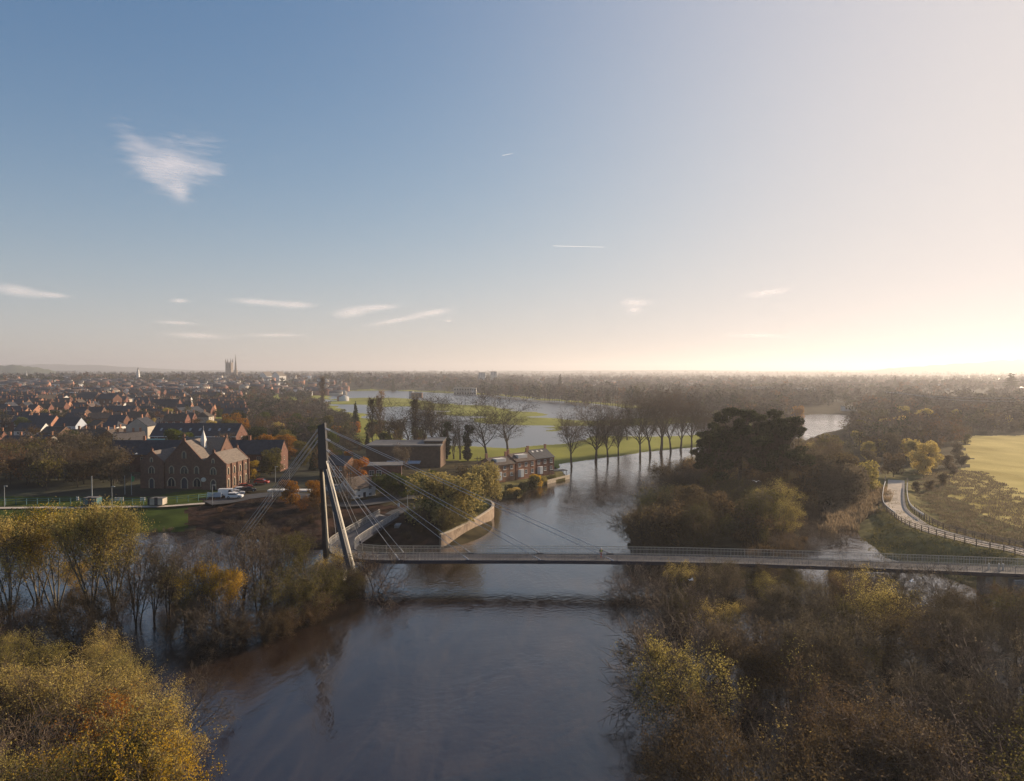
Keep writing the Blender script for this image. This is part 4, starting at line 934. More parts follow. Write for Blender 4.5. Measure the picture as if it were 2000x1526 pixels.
block('tower_block', 'narrower of two pale tower blocks on the skyline beyond the flooded racecourse', 958, 970.5, 726, 1680, 14, 'render_white', 'tower block', 4, 10)
gsn = block('racecourse_grandstand', 'pale racecourse grandstand with raked roof at the far edge of the flood', 886, 922, 757, 1130, 16, 'render_cream', 'grandstand', 7, 2)
block('white_building', 'small white block at the end of the racecourse grandstand', 921, 930, 757.5, 1120, 12, 'render_white', 'building', 2, 2)
block('warehouse', 'grey low warehouse roofs far beyond the racecourse', 845, 905, 748, 1500, 50, 'felt', 'warehouse', 0)
block('brick_offices', 'brown low building by the trees right of the grandstand', 950, 975, 762, 1120, 12, 'brick_brown', 'building', 4, 1)
block('boathouse', 'dark low boathouse standing in the racecourse flood with small pale cabin', 803, 824, 767, 1010, 10, 'brick_brown', 'boathouse', 3, 1)
block('cabin', 'small pale cabin standing in the racecourse flood', 799, 806, 764, 1015, 6, 'render_white', 'cabin', 0)
block('county_building', 'tan slab building on the skyline between steeple and cathedral', 341, 355, 732, 2000, 20, 'render_cream', 'building', 4, 3)
block('factory', 'long white-roofed factory on the skyline above the town', 175, 210, 736.5, 1700, 30, 'render_white', 'factory', 0)
block('factory', 'grey-roofed factory left of the long white factory', 96, 118, 740, 1500, 30, 'render_cream', 'factory', 0)
block('apartment_block', 'white riverside apartment building among trees above the river bend', 1551, 1592, 758, 900, 12, 'render_white', 'apartments', 6, 4)
block('apartment_block', 'lower white wing of the riverside apartment building', 1576, 1594, 765, 880, 10, 'render_white', 'apartments', 3, 3)
block('apartment_block', 'pale flats behind the woods left of the riverside apartments', 1462, 1510, 756, 900, 12, 'render_cream', 'apartments', 8, 2)
block('terrace_row', 'long brown terrace behind the far tree line', 1338, 1425, 753, 1150, 12, 'brick', 'terrace', 16, 2)
block('school_block', 'long low hazy block right of the riverside apartments', 1605, 1690, 748.5, 1300, 14, 'brick_brown', 'building', 14, 2)
block('boat_club', 'white boat club cabins on the far river bank', 1650, 1674, 793, 640, 8, 'render_white', 'building', 4, 1)
for px_, lb in ((520, 'left of two pale gabled roofs beside the cathedral'), (545, 'right of two pale gabled roofs beside the cathedral')):
    x, y, _z = at(px_, 748, 1750); gable_house('market_hall', lb, 26, 22, 12, 22, wall='render_white', roof='tile_pale', detail=0, loc=(x, y, gz(x, y)), rz=R(70), cat='hall')

# ------------------------------------------------------------------ TREES
def seg_geo(S, sides):
    S = np.array(S, float); a, b_, r0, r1 = S[:, :3], S[:, 3:6], S[:, 6], S[:, 7]
    d = b_ - a; d /= np.linalg.norm(d, axis=1, keepdims=True) + 1e-9
    up = np.where(np.abs(d[:, 2:3]) < .9, np.array([[0, 0, 1.]]), np.array([[1., 0, 0]]))
    u = np.cross(d, up); u /= np.linalg.norm(u, axis=1, keepdims=True); v = np.cross(d, u)
    n_ = len(S); V_ = np.empty((n_, 2 * sides, 3))
    for k in range(sides):
        t_ = 2 * math.pi * k / sides; w_ = u * math.cos(t_) + v * math.sin(t_)
        V_[:, k] = a + w_ * r0[:, None]; V_[:, sides + k] = b_ + w_ * r1[:, None]
    base = (np.arange(n_) * 2 * sides)[:, None]
    q = np.concatenate([base + np.array([[k, (k + 1) % sides, sides + (k + 1) % sides, sides + k]]) for k in range(sides)])
    return V_.reshape(-1, 3), q
def leaf_geo(Pc, size, rr, flat=0.0, aspect=.6):
    n_ = len(Pc); a = rr.normal(size=(n_, 3)); a[:, 2] *= (1 - flat); a /= np.linalg.norm(a, axis=1, keepdims=True) + 1e-9
    b_ = np.cross(a, rr.normal(size=(n_, 3))); b_ /= np.linalg.norm(b_, axis=1, keepdims=True) + 1e-9
    s_ = size * rr.uniform(.55, 1.35, (n_, 1)); a = a * s_; b_ = b_ * s_ * aspect
    V_ = np.stack([Pc - a, Pc + b_, Pc + a, Pc - b_], 1).reshape(-1, 3)
    return V_, np.arange(4 * n_).reshape(-1, 4)
def grow(seed, H, stems, lv, lean=(0, 0), frac=.9, wob0=.06, r0=.017, minr=.018, up0=0.0, curve=0.0):
    """lv: per level below the stem: (children, start, angle, ratio, segments, wobble, up-pull, shape)"""
    rg = random.Random(seed); G_ = rg.gauss; big = []; fine = []; tips = []
    def nrm(x, y, z):
        l_ = math.sqrt(x * x + y * y + z * z) or 1; return (x / l_, y / l_, z / l_)
    def br(p, d, L, r, k, ns, wob, up):
        pts = [p]; ds = []; rs_ = [r]
        for i in range(ns):
            d = nrm(d[0] + G_(0, wob), d[1] + G_(0, wob), d[2] + G_(0, wob) + up)
            p = (p[0] + d[0] * L / ns, p[1] + d[1] * L / ns, p[2] + d[2] * L / ns)
            pts.append(p); ds.append(d); rs_.append(max(minr * .6, r * (1 - .78 * (i + 1) / ns)))
        tgt = big if k <= 1 else fine
        for i in range(ns): tgt.append((*pts[i], *pts[i + 1], rs_[i], rs_[i + 1]))
        if k >= len(lv):
            tips.append((pts[0], pts[-1])); return
        nc, st_, an, ra, ns2, wb2, up2, shp = lv[k]
        ph = rg.random() * 6.28
        n__ = max(1, int(nc * rg.uniform(.8, 1.2) + .5))
        for c in range(n__):
            t_ = st_ + (1 - st_) * (c + rg.random() * .9) / n__; t_ = min(t_, .995); i = int(t_ * ns); f_ = t_ * ns - i
            q = tuple(pts[i][j] + (pts[i + 1][j] - pts[i][j]) * f_ for j in range(3)); dd = ds[i]
            ax = nrm(*[G_(0, 1) for _ in range(3)])
            ph += 2.4 + G_(0, .4)
            # perpendicular frame
            ux, uy, uz = nrm(*( (dd[1], -dd[0], 0) if abs(dd[2]) < .95 else (1, 0, -dd[0])))
            vx, vy, vz = dd[1] * uz - dd[2] * uy, dd[2] * ux - dd[0] * uz, dd[0] * uy - dd[1] * ux
            a = R(an * rg.uniform(.65, 1.3)); ca_, sa = math.cos(a), math.sin(a); cp, sp_ = math.cos(ph), math.sin(ph)
            nd = (dd[0] * ca_ + (ux * cp + vx * sp_) * sa, dd[1] * ca_ + (uy * cp + vy * sp_) * sa, dd[2] * ca_ + (uz * cp + vz * sp_) * sa)
            sc_ = 1.0
            if shp == 'r': sc_ = .35 + .75 * math.sin(math.pi * min(1, max(0, (t_ - st_) / (1 - st_) * .9 + .1)))
            elif shp == 'c': sc_ = 1.15 - .9 * (t_ - st_) / (1 - st_)
            L2_ = L * ra * sc_ * rg.uniform(.7, 1.25)
            br(q, nrm(*nd), L2_, max(minr, rs_[i] * (.62 if k else .5)), k + 1, ns2, wb2, up2)
    for s_ in range(stems):
        an = rg.random() * 6.28 if stems > 1 else rg.random() * 6.28
        le = R(rg.uniform(*lean)); d = (math.sin(le) * math.cos(an + s_ * 2.4), math.sin(le) * math.sin(an + s_ * 2.4), math.cos(le))
        rad_ = H * .02 * (stems > 1)
        br((rad_ * math.cos(s_ * 2.4), rad_ * math.sin(s_ * 2.4), -.6), d, H * frac * rg.uniform(.75 if stems > 1 else 1, 1.0), H * r0 * (1 if stems == 1 else .75), 0, 6, wob0, up0)
    return big, fine, tips
PROTO = {}
def tree_proto(key, seed, H, g, leaf=None, lsize=.12, per=3, spread=.35, ltop=0.0, bark='bark', twig='twig', extra=None, lkeep=1.0, flat=0.0):
    big, fine, tips = g
    rr = np.random.RandomState(seed)
    zmax = max(max(s[5] for s in fine), 1) if fine else H
    k = H / zmax * 1.0
    Vb, qb = seg_geo(big, 6)
    tm = npmesh(key + '_trunk', Vb * k, qb, [M[bark]], smooth=True)
    Vf, qf = seg_geo(fine, 3); Vf = Vf * k
    parts_v = [Vf]; parts_q = [qf]; mi = [np.zeros(len(qf), int)]; nb = len(Vf)
    if leaf:
        tp = np.array([[*a, *b_] for a, b_ in tips]) * k
        t_ = rr.rand(len(tp), per, 1); pc = tp[:, None, :3] * (1 - t_) + tp[:, None, 3:] * t_ + rr.normal(0, spread, (len(tp), per, 3)); pc = pc.reshape(-1, 3)
        keep = (rr.rand(len(pc)) < lkeep * np.clip((pc[:, 2] / H - ltop) * 4 + .25, .04, 1)) & (pc[:, 2] > .3)
        pc = pc[keep]
        # clumping: thin out by a coarse noise so that gaps and tufts form
        cl_ = vnoise(pc[:, 0] + pc[:, 2] * .7 + seed, pc[:, 1] - pc[:, 2] * .4 + 31, H * .11); pc = pc[rr.rand(len(pc)) < np.clip((cl_ - .28) * 3.2, .12, 1)]
        Vl, ql = leaf_geo(pc, lsize, rr, flat); parts_v.append(Vl); parts_q.append(ql + nb); mi.append(np.ones(len(ql), int))
    cm = npmesh(key + '_crown', np.concatenate(parts_v), np.concatenate(parts_q), [M[twig]] + ([M[leaf]] if leaf else []), np.concatenate(mi))
    PROTO.setdefault(key, []).append((tm, cm, H))
def cloud_proto(key, seed, H, blobs, n_, lsize, leaf, trunk_h, bark='bark', shell=.55, flat=0.0, droop=0.0, limbs=10):
    """crown of leaf clumps round limbs; blobs: (x,y,z,rx,ry,rz)"""
    rr = np.random.RandomState(seed); rg = random.Random(seed); pcs = []
    vol = np.array([b_[3] * b_[4] * b_[5] for b_ in blobs]) ** .75; cnt = (n_ * vol / vol.sum()).astype(int)
    big = [(0, 0, -.6, 0, 0, trunk_h, H * .02, H * .013)]
    for b_, c in zip(blobs, cnt):
        d = rr.normal(size=(c, 3)); d /= np.linalg.norm(d, axis=1, keepdims=True); r_ = shell + (1 - shell) * rr.rand(c, 1) ** .6; r_ = np.where(rr.rand(c, 1) < .12, r_ * 1.12, r_)
        p_ = d * r_ * np.array(b_[3:6]) + np.array(b_[:3])
        if droop: p_[:, 2] -= droop * (np.hypot(d[:, 0], d[:, 1]) ** 2) * rr.rand(c) * b_[5]
        cln = vnoise(p_[:, 0] * 1.0 + p_[:, 2] * .8 + seed * 3, p_[:, 1] + p_[:, 2] * .5, max(.35, H * .045)); p_ = p_[cln > .36]
        pcs.append(p_)
        big.append((0, 0, trunk_h * .8, b_[0], b_[1], b_[2], H * .009, H * .003))
    pc = np.concatenate(pcs); pc = pc[pc[:, 2] > .15]
    fine = []
    for q in range(limbs * 6):
        t_ = pc[rr.randint(len(pc))]; b_ = blobs[rr.randint(len(blobs))]
        c0 = np.array(b_[:3]) * .8; fine.append((*c0, *(c0 + (t_ - c0) * 1.02), H * .004, H * .0015))
    Vb, qb = seg_geo(big, 6); tm = npmesh(key + '_trunk', Vb, qb, [M[bark]], smooth=True)
    Vf, qf = seg_geo(fine, 3); Vl, ql = leaf_geo(pc, lsize, rr, flat)
    cm = npmesh(key + '_crown', np.concatenate([Vf, Vl]), np.concatenate([qf, ql + len(Vf)]), [M['twig'], M[leaf]], np.concatenate([np.zeros(len(qf), int), np.ones(len(ql), int)]))
    PROTO.setdefault(key, []).append((tm, cm, H))
for s_ in range(3):   # tall many-stemmed willow, leaves toward the top
    tree_proto('willow', 10 + s_, 16, grow(10 + s_, 16, 5, [(9, .3, 28, .30, 3, .10, .10, 'r'), (7, .2, 32, .45, 2, .12, .06, 'n'), (5, .2, 35, .5, 1, .1, .03, 'n')], lean=(5, 17), r0=.012, minr=.016), 'leaf_gold', .11, 11, .40, ltop=.35, bark='bark_pale')
for s_ in range(3):   # slender almost bare alder
    tree_proto('alder', 20 + s_, 13, grow(20 + s_, 13, 3, [(10, .25, 34, .30, 3, .10, .12, 'r'), (7, .2, 36, .45, 2, .12, .05, 'n'), (4, .2, 35, .5, 1, .1, 0, 'n')], lean=(4, 14), r0=.012, minr=.018), 'leaf_olive', .12, 1, .2, lkeep=.45)
for s_ in range(4):   # leafy riverside bush-tree
    tree_proto('bush', 30 + s_, 9, grow(30 + s_, 9, 7, [(9, .12, 38, .42, 3, .12, .06, 'r'), (6, .15, 38, .48, 2, .13, .03, 'n'), (5, .2, 40, .5, 1, .1, 0, 'n')], lean=(12, 46), frac=.85, r0=.010, minr=.014), 'leaf_olive', .072, 12, .26)
for s_ in range(2):   # leaning bare sallow
    tree_proto('sallow', 40 + s_, 9, grow(40 + s_, 9, 6, [(10, .12, 40, .45, 3, .14, .05, 'r'), (8, .15, 38, .5, 2, .14, .02, 'n'), (5, .2, 40, .5, 1, .1, 0, 'n')], lean=(25, 62), frac=.9, r0=.014, minr=.018), 'leaf_brown', .10, 1, .2, lkeep=.35)
for s_ in range(5):   # tall bare avenue tree, straight trunk and domed crown
    tree_proto('avenue', 50 + s_, 22, grow(50 + s_, 22, 1, [(13, .40, 30 + 4 * (s_ % 3), .78 + .06 * (s_ % 2), 4, .09, .09, 'n'), (9, .2, 36, .46, 3, .12, .04, 'n'), (6, .2, 38, .5, 2, .12, .02, 'n'), (4, .2, 38, .55, 1, .1, 0, 'n')], frac=.55, wob0=.04, r0=.022, minr=.024), 'leaf_brown', .14, 1, .3, lkeep=.2)
for s_ in range(2):   # tall open tree with heavy forked limbs
    tree_proto('forked', 60 + s_, 24, grow(60 + s_, 24, 1, [(10, .28, 36, .62, 4, .14, .08, 'n'), (9, .2, 42, .48, 3, .14, .03, 'n'), (7, .2, 40, .5, 2, .14, .01, 'n'), (3, .2, 38, .55, 1, .1, 0, 'n')], frac=.8, r0=.02, minr=.035), 'leaf_brown', .2, 1, .3, lkeep=.12, twig='twig_dark')
for s_ in range(4):   # mid-distance broadleaf with russet haze of twigs
    tree_proto('broad', 70 + s_, 13, grow(70 + s_, 13, 1, [(12, .25, 48, .62, 3, .12, .08, 'r'), (8, .2, 40, .5, 2, .14, .04, 'n'), (5, .2, 40, .55, 1, .12, 0, 'n')], frac=.78, r0=.02, minr=.04), 'leaf_brown', .30, 4, .5, twig='twig')
def blobs_round(rg, H, R_, n_, zc=.6, zr=.3, br_=(.28, .45)):
    out = []
    for _ in range(n_):
        a = rg.random() * 6.28; q = math.sqrt(rg.random()) * R_ * .62; z = H * (zc + zr * rg.uniform(-1, 1) * (1 - q / R_ * .5)); r_ = R_ * rg.uniform(*br_)
        out.append((q * math.cos(a), q * math.sin(a), min(z, H - r_ * .7), r_, r_, r_ * .75))
    return out
rg = random.Random(99)
for s_ in range(3): cloud_proto('leafy', 80 + s_, 12, blobs_round(rg, 12, 5.4, 18, .47, .42), 7500, .26, 'leaf_green', 5)
for s_ in range(2): cloud_proto('weeping', 90 + s_, 12, blobs_round(rg, 12, 6.4, 17, .52, .36, (.28, .40)), 13000, .22, 'leaf_willow', 5, droop=1.6, flat=-.6)
for s_ in range(3): cloud_proto('shrub', 100 + s_, 3, blobs_round(rg, 3, 2.0, 7, .45, .3, (.4, .6)), 2200, .13, 'leaf_olive', .8)
for s_ in range(2):   # umbrella-shaped pine
    bl = []
    for k in range(50):
        a = rg.random() * 6.28; q = math.sqrt(rg.random()) * 7.6; z = 24.2 - (q / 7.6) ** 2 * 8.0 - rg.random() ** 1.3 * 10.0; bl.append((q * math.cos(a), q * math.sin(a), z, rg.uniform(1.2, 2.6), rg.uniform(1.2, 2.6), rg.uniform(.8, 1.5)))
    cloud_proto('pine', 110 + s_, 25, bl, 40000, .24, 'leaf_dark', 15, shell=.3, limbs=45)
for s_ in range(2):   # conifer spire
    bl = [(rg.gauss(0, .25), rg.gauss(0, .25), 1.2 + k * .95, 2.6 * (1 - k / 15.5), 2.6 * (1 - k / 15.5), .9) for k in range(14)]
    cloud_proto('conifer', 120 + s_, 15, bl, 6000, .24, 'leaf_dark', 12, shell=.4)
for s_ in range(1):   # ivy-clad column tree
    bl = [(rg.gauss(0, .35), rg.gauss(0, .35), 1.5 + k * 1.0, 1.0 + .5 * math.sin(k * 1.3), 1.1, .95) for k in range(13)]
    cloud_proto('ivy', 130, 15, bl, 5500, .22, 'leaf_dark', 12, shell=.4)
for s_ in range(1):   # Lombardy poplar, bare
    tree_proto('poplar', 140, 22, grow(140, 22, 1, [(34, .12, 22, .26, 3, .05, .12, 'r'), (7, .2, 22, .4, 2, .08, .08, 'n'), (4, .2, 25, .5, 1, .1, 0, 'n')], frac=1, wob0=.01, r0=.014, minr=.04), 'leaf_brown', .25, 2, .3)
for s_ in range(1):   # cedar with flat shelves
    bl = []
    for k in range(16):
        z = 7 + 11 * k / 15; q = (1.2 - k / 18) * 6.5 * rg.uniform(.6, 1.0); a = k * 2.4; bl.append((q * .55 * math.cos(a), q * .55 * math.sin(a), z, q * .6, q * .6, .55))
    cloud_proto('cedar', 150, 19, bl, 9000, .26, 'leaf_dark', 16, shell=.2)
NAMES = dict(willow='willow_tree', alder='alder_tree', bush='riverside_bush', sallow='sallow_bush', avenue='bare_tree', forked='bare_tree', broad='broadleaf_tree', leafy='leafy_tree', weeping='weeping_willow', shrub='shrub', pine='pine_tree', conifer='conifer_tree', ivy='ivy_clad_tree', poplar='poplar_tree', cedar='cedar_tree')
CATS = dict(shrub='shrub', bush='bush', sallow='bush')
CW = dict(leaf_yellow='yellow', leaf_gold='golden', leaf_olive='olive', leaf_green='green', leaf_brown='brown', leaf_orange='orange', leaf_rust='russet', leaf_dark='dark', leaf_willow='straw-coloured', leaf_grey='grey')
KW = dict(willow='tall willow', alder='slender half-bare tree', bush='leafy bush', sallow='sprawling bare bush', avenue='round-crowned bare tree', forked='tall forked bare tree', broad='broadleaf tree', leafy='dense-crowned tree', weeping='weeping willow', shrub='low shrub', pine='pine', conifer='conifer', ivy='ivy-clad tree', poplar='poplar', cedar='cedar')
rt = random.Random(21)
TREES = []
def cap_row(px):
    """rows that stay open because the photo sees water or meadow there"""
    if 1552 < px < 1668: return 850
    if 640 < px < 700: return 796
    if 700 <= px < 860: return 815
    if 860 <= px < 1100: return 880
    return 0
def tree(key, x, y, H, leaf=None, label=None, zone='', z=None, group=None, wide=1.0, lean=0.0, leandir=0.0, var=None, rz=None):
    pr = PROTO[key]; tm, cm, H0 = pr[rt.randrange(len(pr)) if var is None else var]
    z = gz(x, y) if z is None else z; s_ = H / H0
    r_ = thing(NAMES[key], None, CATS.get(key, 'tree'), (x, y, z - .1)); r_.scale = (s_ * wide, s_ * wide, s_)
    r_.rotation_euler = (lean * math.sin(leandir), lean * math.cos(leandir), rt.uniform(0, 6.28) if rz is None else rz)
    a = link_mesh('trunk', tm, r_); b_ = link_mesh('crown', cm, r_)
    if leaf and len(b_.material_slots) > 1:
        b_.material_slots[1].link = 'OBJECT'; b_.material_slots[1].material = M[leaf]
    base = CW[leaf] if leaf and key not in ('avenue', 'forked', 'poplar', 'sallow') else ''
    if label: r_['label'] = label
    else: LAB.append((r_, (base + ' ' + KW[key]).strip(), zone))
    if group: r_['group'] = group
    TREES.append((x, y, H * .3)); return r_
def tp(key, px, base, top, leaf=None, label=None, zone='', tall=1.0, **k):
    x, y, z = G(px, base); d = ray(px, top); H = max(1.5, CAM_H + d[2] * y / d[1] - z) * tall
    return tree(key, x, y, H, leaf, label, zone, z=max(z, -.4), **k)
def scatter(poly, gap, kinds, hs, zone, group, n_=999, seed=1, avoid=None, water=True):
    q = random.Random(seed); xs = [p[0] for p in poly]; ys = [p[1] for p in poly]; pts = []; cand = []
    for _ in range(int(60 * (max(xs) - min(xs)) * (max(ys) - min(ys)) / gap ** 2) + 400):
        cand.append((q.uniform(min(xs), max(xs)), q.uniform(min(ys), max(ys))))
    ca_ = np.array(cand); ins = sdf(poly, ca_[:, 0], ca_[:, 1]) < 0; hz_ = terrain(ca_[:, 0], ca_[:, 1])
    for (x, y), i_, z in zip(cand, ins, hz_):
        if not i_ or (not water and z < 0.05): continue
        if any((x - a) ** 2 + (y - b_) ** 2 < gap * gap for a, b_ in pts): continue
        if not all((x - a) ** 2 + (y - b_) ** 2 > (min(rr_, 30) * .8) ** 2 for a, b_, rr_ in occupied): continue
        if avoid and avoid(x, y): continue
        pts.append((x, y))
        if len(pts) >= n_: break
    for x, y in pts:
        k_, lf = q.choice(kinds); H = q.uniform(*(hs(x, y) if callable(hs) else hs)) * (.8 if k_ in ('shrub',) else 1)
        z_ = gz(x, y); ppx = proj(x, y, z_)[0]; cr = cap_row(ppx)
        if cr and y > 150:
            d_ = ray(ppx, cr); H = min(H, CAM_H + d_[2] * y / d_[1] - z_)
            if H < 3: continue
        tree(k_, x, y, H, lf, zone=zone, group=group, z=max(gz(x, y), -.4), wide=q.uniform(.9, 1.2))
    return len(pts)

# left bank, standing in the flood
g1 = 'trees standing in the flood on the left bank'
for px, b_, t_, k_, lf, lb in [
  (20, 1215, 1000, 'willow', 'leaf_gold', 'pale-topped willow at the left edge of the flooded bank'),
  (-60, 1200, 1010, 'willow', 'leaf_gold', None), (75, 1190, 995, 'willow', 'leaf_olive', None),
  (110, 1205, 992, 'willow', 'leaf_yellow', 'slim willow with yellow crown and pale paired trunks in the flood'),
  (180, 1215, 985, 'willow', 'leaf_gold', 'largest fan-shaped willow with golden crown rising from the flood'),
  (222, 1200, 990, 'willow', 'leaf_gold', None), (262, 1195, 1040, 'alder', 'leaf_olive', None),
  (150, 1160, 1090, 'bush', 'leaf_yellow', 'bright yellow bush showing between the willow trunks'),
  (300, 1230, 1055, 'alder', 'leaf_olive', None), (268, 1240, 1060, 'alder', 'leaf_brown', None), (330, 1222, 1050, 'alder', 'leaf_olive', None),
  (365, 1235, 1065, 'alder', 'leaf_brown', None), (395, 1245, 1105, 'willow', 'leaf_yellow', 'small yellow-crowned tree in the middle of the flooded row'),
  (440, 1245, 1120, 'willow', 'leaf_yellow', 'second yellow-crowned tree, right of the first in the flooded row'),
  (345, 1190, 1105, 'bush', 'leaf_gold', None), (415, 1215, 1055, 'alder', 'leaf_olive', None), (475, 1225, 1040, 'alder', 'leaf_brown', None), (505, 1215, 1020, 'alder', 'leaf_grey', None),
  (540, 1205, 1045, 'alder', 'leaf_brown', None), (570, 1190, 1050, 'willow', 'leaf_olive', 'olive willow left of the mast foot'), (600, 1180, 1060, 'alder', 'leaf_olive', None),
  (560, 1225, 1110, 'bush', 'leaf_olive', None), (595, 1215, 1095, 'bush', 'leaf_olive', None), (660, 1190, 1115, 'bush', 'leaf_olive', 'large olive bush in front of the mast foot'),
  (640, 1205, 1130, 'bush', 'leaf_olive', None), (690, 1180, 1120, 'bush', 'leaf_brown', None), (610, 1235, 1165, 'bush', 'leaf_brown', None), (560, 1255, 1185, 'bush', 'leaf_brown', None), (510, 1270, 1195, 'bush', 'leaf_brown', None),
  (470, 1275, 1200, 'bush', 'leaf_rust', None), (640, 1160, 1075, 'bush', 'leaf_gold', None)]:
    tp(k_, px, b_, t_, lf, lb, 'in the flooded row', group=g1)
tp('sallow', 730, 1172, 1075, 'leaf_brown', 'bare spreading bush leaning over the water right of the mast foot', group=g1, lean=R(14), leandir=0.3, wide=1.25)
for px, b_, t_ in ((250, 1130, 1050), (300, 1125, 1062), (350, 1135, 1068), (400, 1140, 1066), (455, 1130, 1045), (500, 1128, 1020), (530, 1135, 1050), (585, 1125, 1052), (320, 1165, 1075), (450, 1175, 1075), (380, 1090, 1040), (470, 1085, 1035), (200, 1110, 1040), (235, 1165, 1060), (520, 1170, 1060)):
    tp('alder', px, b_, t_, rt.choice(['leaf_brown', 'leaf_grey', 'leaf_olive']), None, 'behind the flooded row', group='bare saplings standing in the flood')
for px, b_, t_ in ((465, 1050, 1012), (500, 1052, 1008), (520, 1058, 1022), (330, 1044, 1026), (300, 1046, 1030), (590, 1070, 1050), (690, 1062, 1042), (725, 1048, 1030)):
    tp('sallow', px, b_, t_, 'leaf_rust', None, 'at the muddy shore', group='bare bushes along the muddy shore')
# left foreground mass
LF = [(-20, 36), (-26.5, 52), (-31, 63), (-35, 74), (-50, 86), (-80, 88), (-90, 60), (-60, 36)]
scatter(LF, 5.6, [('bush', 'leaf_gold'), ('bush', 'leaf_gold'), ('bush', 'leaf_olive'), ('bush', 'leaf_gold'), ('sallow', 'leaf_brown'), ('bush', 'leaf_olive'), ('alder', 'leaf_gold')], lambda x, y: (max(5.5, 15.0 - .12 * y), max(7.5, 17.0 - .12 * y)), 'in the near left thicket', 'bushes of the near left thicket', seed=8)
tree('bush', -33, 62, 9.6, 'leaf_orange', 'orange-leaved bush glowing inside the near thicket', group='bushes of the near left thicket')
tree('bush', -31, 55, 11.2, 'leaf_yellow', 'brightest yellow bush at the water edge of the near thicket', group='bushes of the near left thicket')
scatter([(-90, 88), (-48, 90), (-34, 92), (-40, 100), (-95, 100)], 5.2, [('bush', 'leaf_brown'), ('sallow', 'leaf_grey'), ('bush', 'leaf_olive'), ('alder', 'leaf_brown')], (5, 8), 'between thicket and willows', 'undergrowth below the willows', seed=12)
# right foreground mass
g2 = 'trees of the flooded wood below the bridge'
RF = [(24, 108), (21, 93), (19.5, 76), (17.5, 62), (17, 50), (16, 36), (60, 34), (84, 60), (92, 96), (84, 104), (62, 109), (40, 112), (26, 113)]
def rf_h(x, y): b_ = np.interp(y, [34, 60, 85, 100, 113], [11, 11, 9.5, 8.6, 7.4]); return (b_ * .6, b_ * 1.18)
scatter(RF, 5.6, [('bush', 'leaf_brown'), ('bush', 'leaf_olive'), ('bush', 'leaf_brown'), ('sallow', 'leaf_grey'), ('sallow', 'leaf_brown'), ('alder', 'leaf_brown'), ('bush', 'leaf_grey'), ('bush', 'leaf_gold'), ('alder', 'leaf_gold')], rf_h, 'in the flooded wood below the bridge', g2, seed=4)
tp('sallow', 1255, 1190, 1110, 'leaf_brown', 'bare tree stretching its limbs over the river below the bridge', group=g2, lean=R(-18), leandir=0.2, wide=1.3)
tp('alder', 1290, 1185, 1105, 'leaf_brown', 'upright bare tree beside the limbs stretching over the river', group=g2)
for px, b_, t_, lf in ((1635, 1172, 1098, 'leaf_brown'), (1655, 1180, 1108, 'leaf_gold'), (1490, 1172, 1104, 'leaf_brown'), (1560, 1176, 1112, 'leaf_olive'), (1700, 1180, 1105, 'leaf_brown'), (1420, 1172, 1100, 'leaf_olive'), (1350, 1175, 1100, 'leaf_gold'), (1760, 1180, 1110, 'leaf_grey')):
    tp('bush', px, b_, t_, lf, None, 'under the bridge deck', group=g2)
tree('sallow', 21, 52, 10.5, 'leaf_brown', 'large rounded bare bush at the water edge in the near wood', group=g2, wide=1.25)
tree('sallow', 34, 57, 11.5, 'leaf_brown', 'wide bare-branched bush in the middle of the near wood', group=g2, wide=1.3)
# right bank beyond the bridge
g3 = 'bushes and trees of the right bank beyond the bridge'
for px, b_, t_, k_, lf, lb in [
  (1445, 985, 812, 'pine', None, 'broad umbrella-shaped dark pine, left of the pair on the right bank'), (1525, 985, 822, 'pine', None, 'narrower dark pine, right of the pair on the right bank'),
  (1402, 970, 842, 'pine', None, 'lower pine at the river side of the dark pines'),
  (1375, 1078, 975, 'bush', 'leaf_olive', 'rounded olive bush by the water behind the footbridge'), (1290, 1075, 985, 'bush', 'leaf_brown', None), (1255, 1070, 975, 'sallow', 'leaf_brown', 'bare bushy tree leaning to the river behind the footbridge'),
  (1340, 1040, 940, 'bush', 'leaf_brown', None), (1320, 985, 915, 'sallow', 'leaf_brown', None), (1365, 960, 905, 'sallow', 'leaf_grey', None), (1480, 1060, 945, 'bush', 'leaf_olive', 'loose olive bush at the mouth of the backwater'), (1510, 1030, 950, 'leafy', 'leaf_olive', None),
  (1600, 985, 872, 'leafy', 'leaf_grey', None), (1620, 992, 905, 'bush', 'leaf_grey', None), (1570, 985, 890, 'leafy', 'leaf_brown', None), (1640, 975, 880, 'leafy', 'leaf_brown', None), (1665, 968, 900, 'leafy', 'leaf_grey', None), (1650, 990, 888, 'weeping', 'leaf_grey', 'pale weeping tree at the edge of the backwater'), (1690, 965, 890, 'leafy', 'leaf_gold', 'gold-edged tree at the right of the backwater'), (1590, 960, 935, 'bush', 'leaf_gold', None),
  (1620, 900, 840, 'leafy', 'leaf_olive', 'dome-shaped olive tree below the distant river bend'),
  (1780, 900, 850, 'leafy', 'leaf_gold', None), (1700, 890, 845, 'leafy', 'leaf_brown', None), (1800, 845, 792, 'leafy', 'leaf_gold', None), (1822, 850, 806, 'leafy', 'leaf_orange', 'glowing rounded golden tree above the scrub near the field'), (1765, 830, 790, 'leafy', 'leaf_gold', None),
  (1558, 822, 788, 'leafy', 'leaf_orange', 'small orange tree on the river bend'), (1975, 772, 728, 'cedar', None, 'flat-topped cedar on the hazy skyline'), (1748, 760, 733, 'conifer', None, 'pointed conifer on the hazy skyline above the river bend')]:
    tp(k_, px, b_, t_, lf, lb, 'on the right bank beyond the bridge', group=g3, tall=1.16 if k_ == 'pine' else 1)
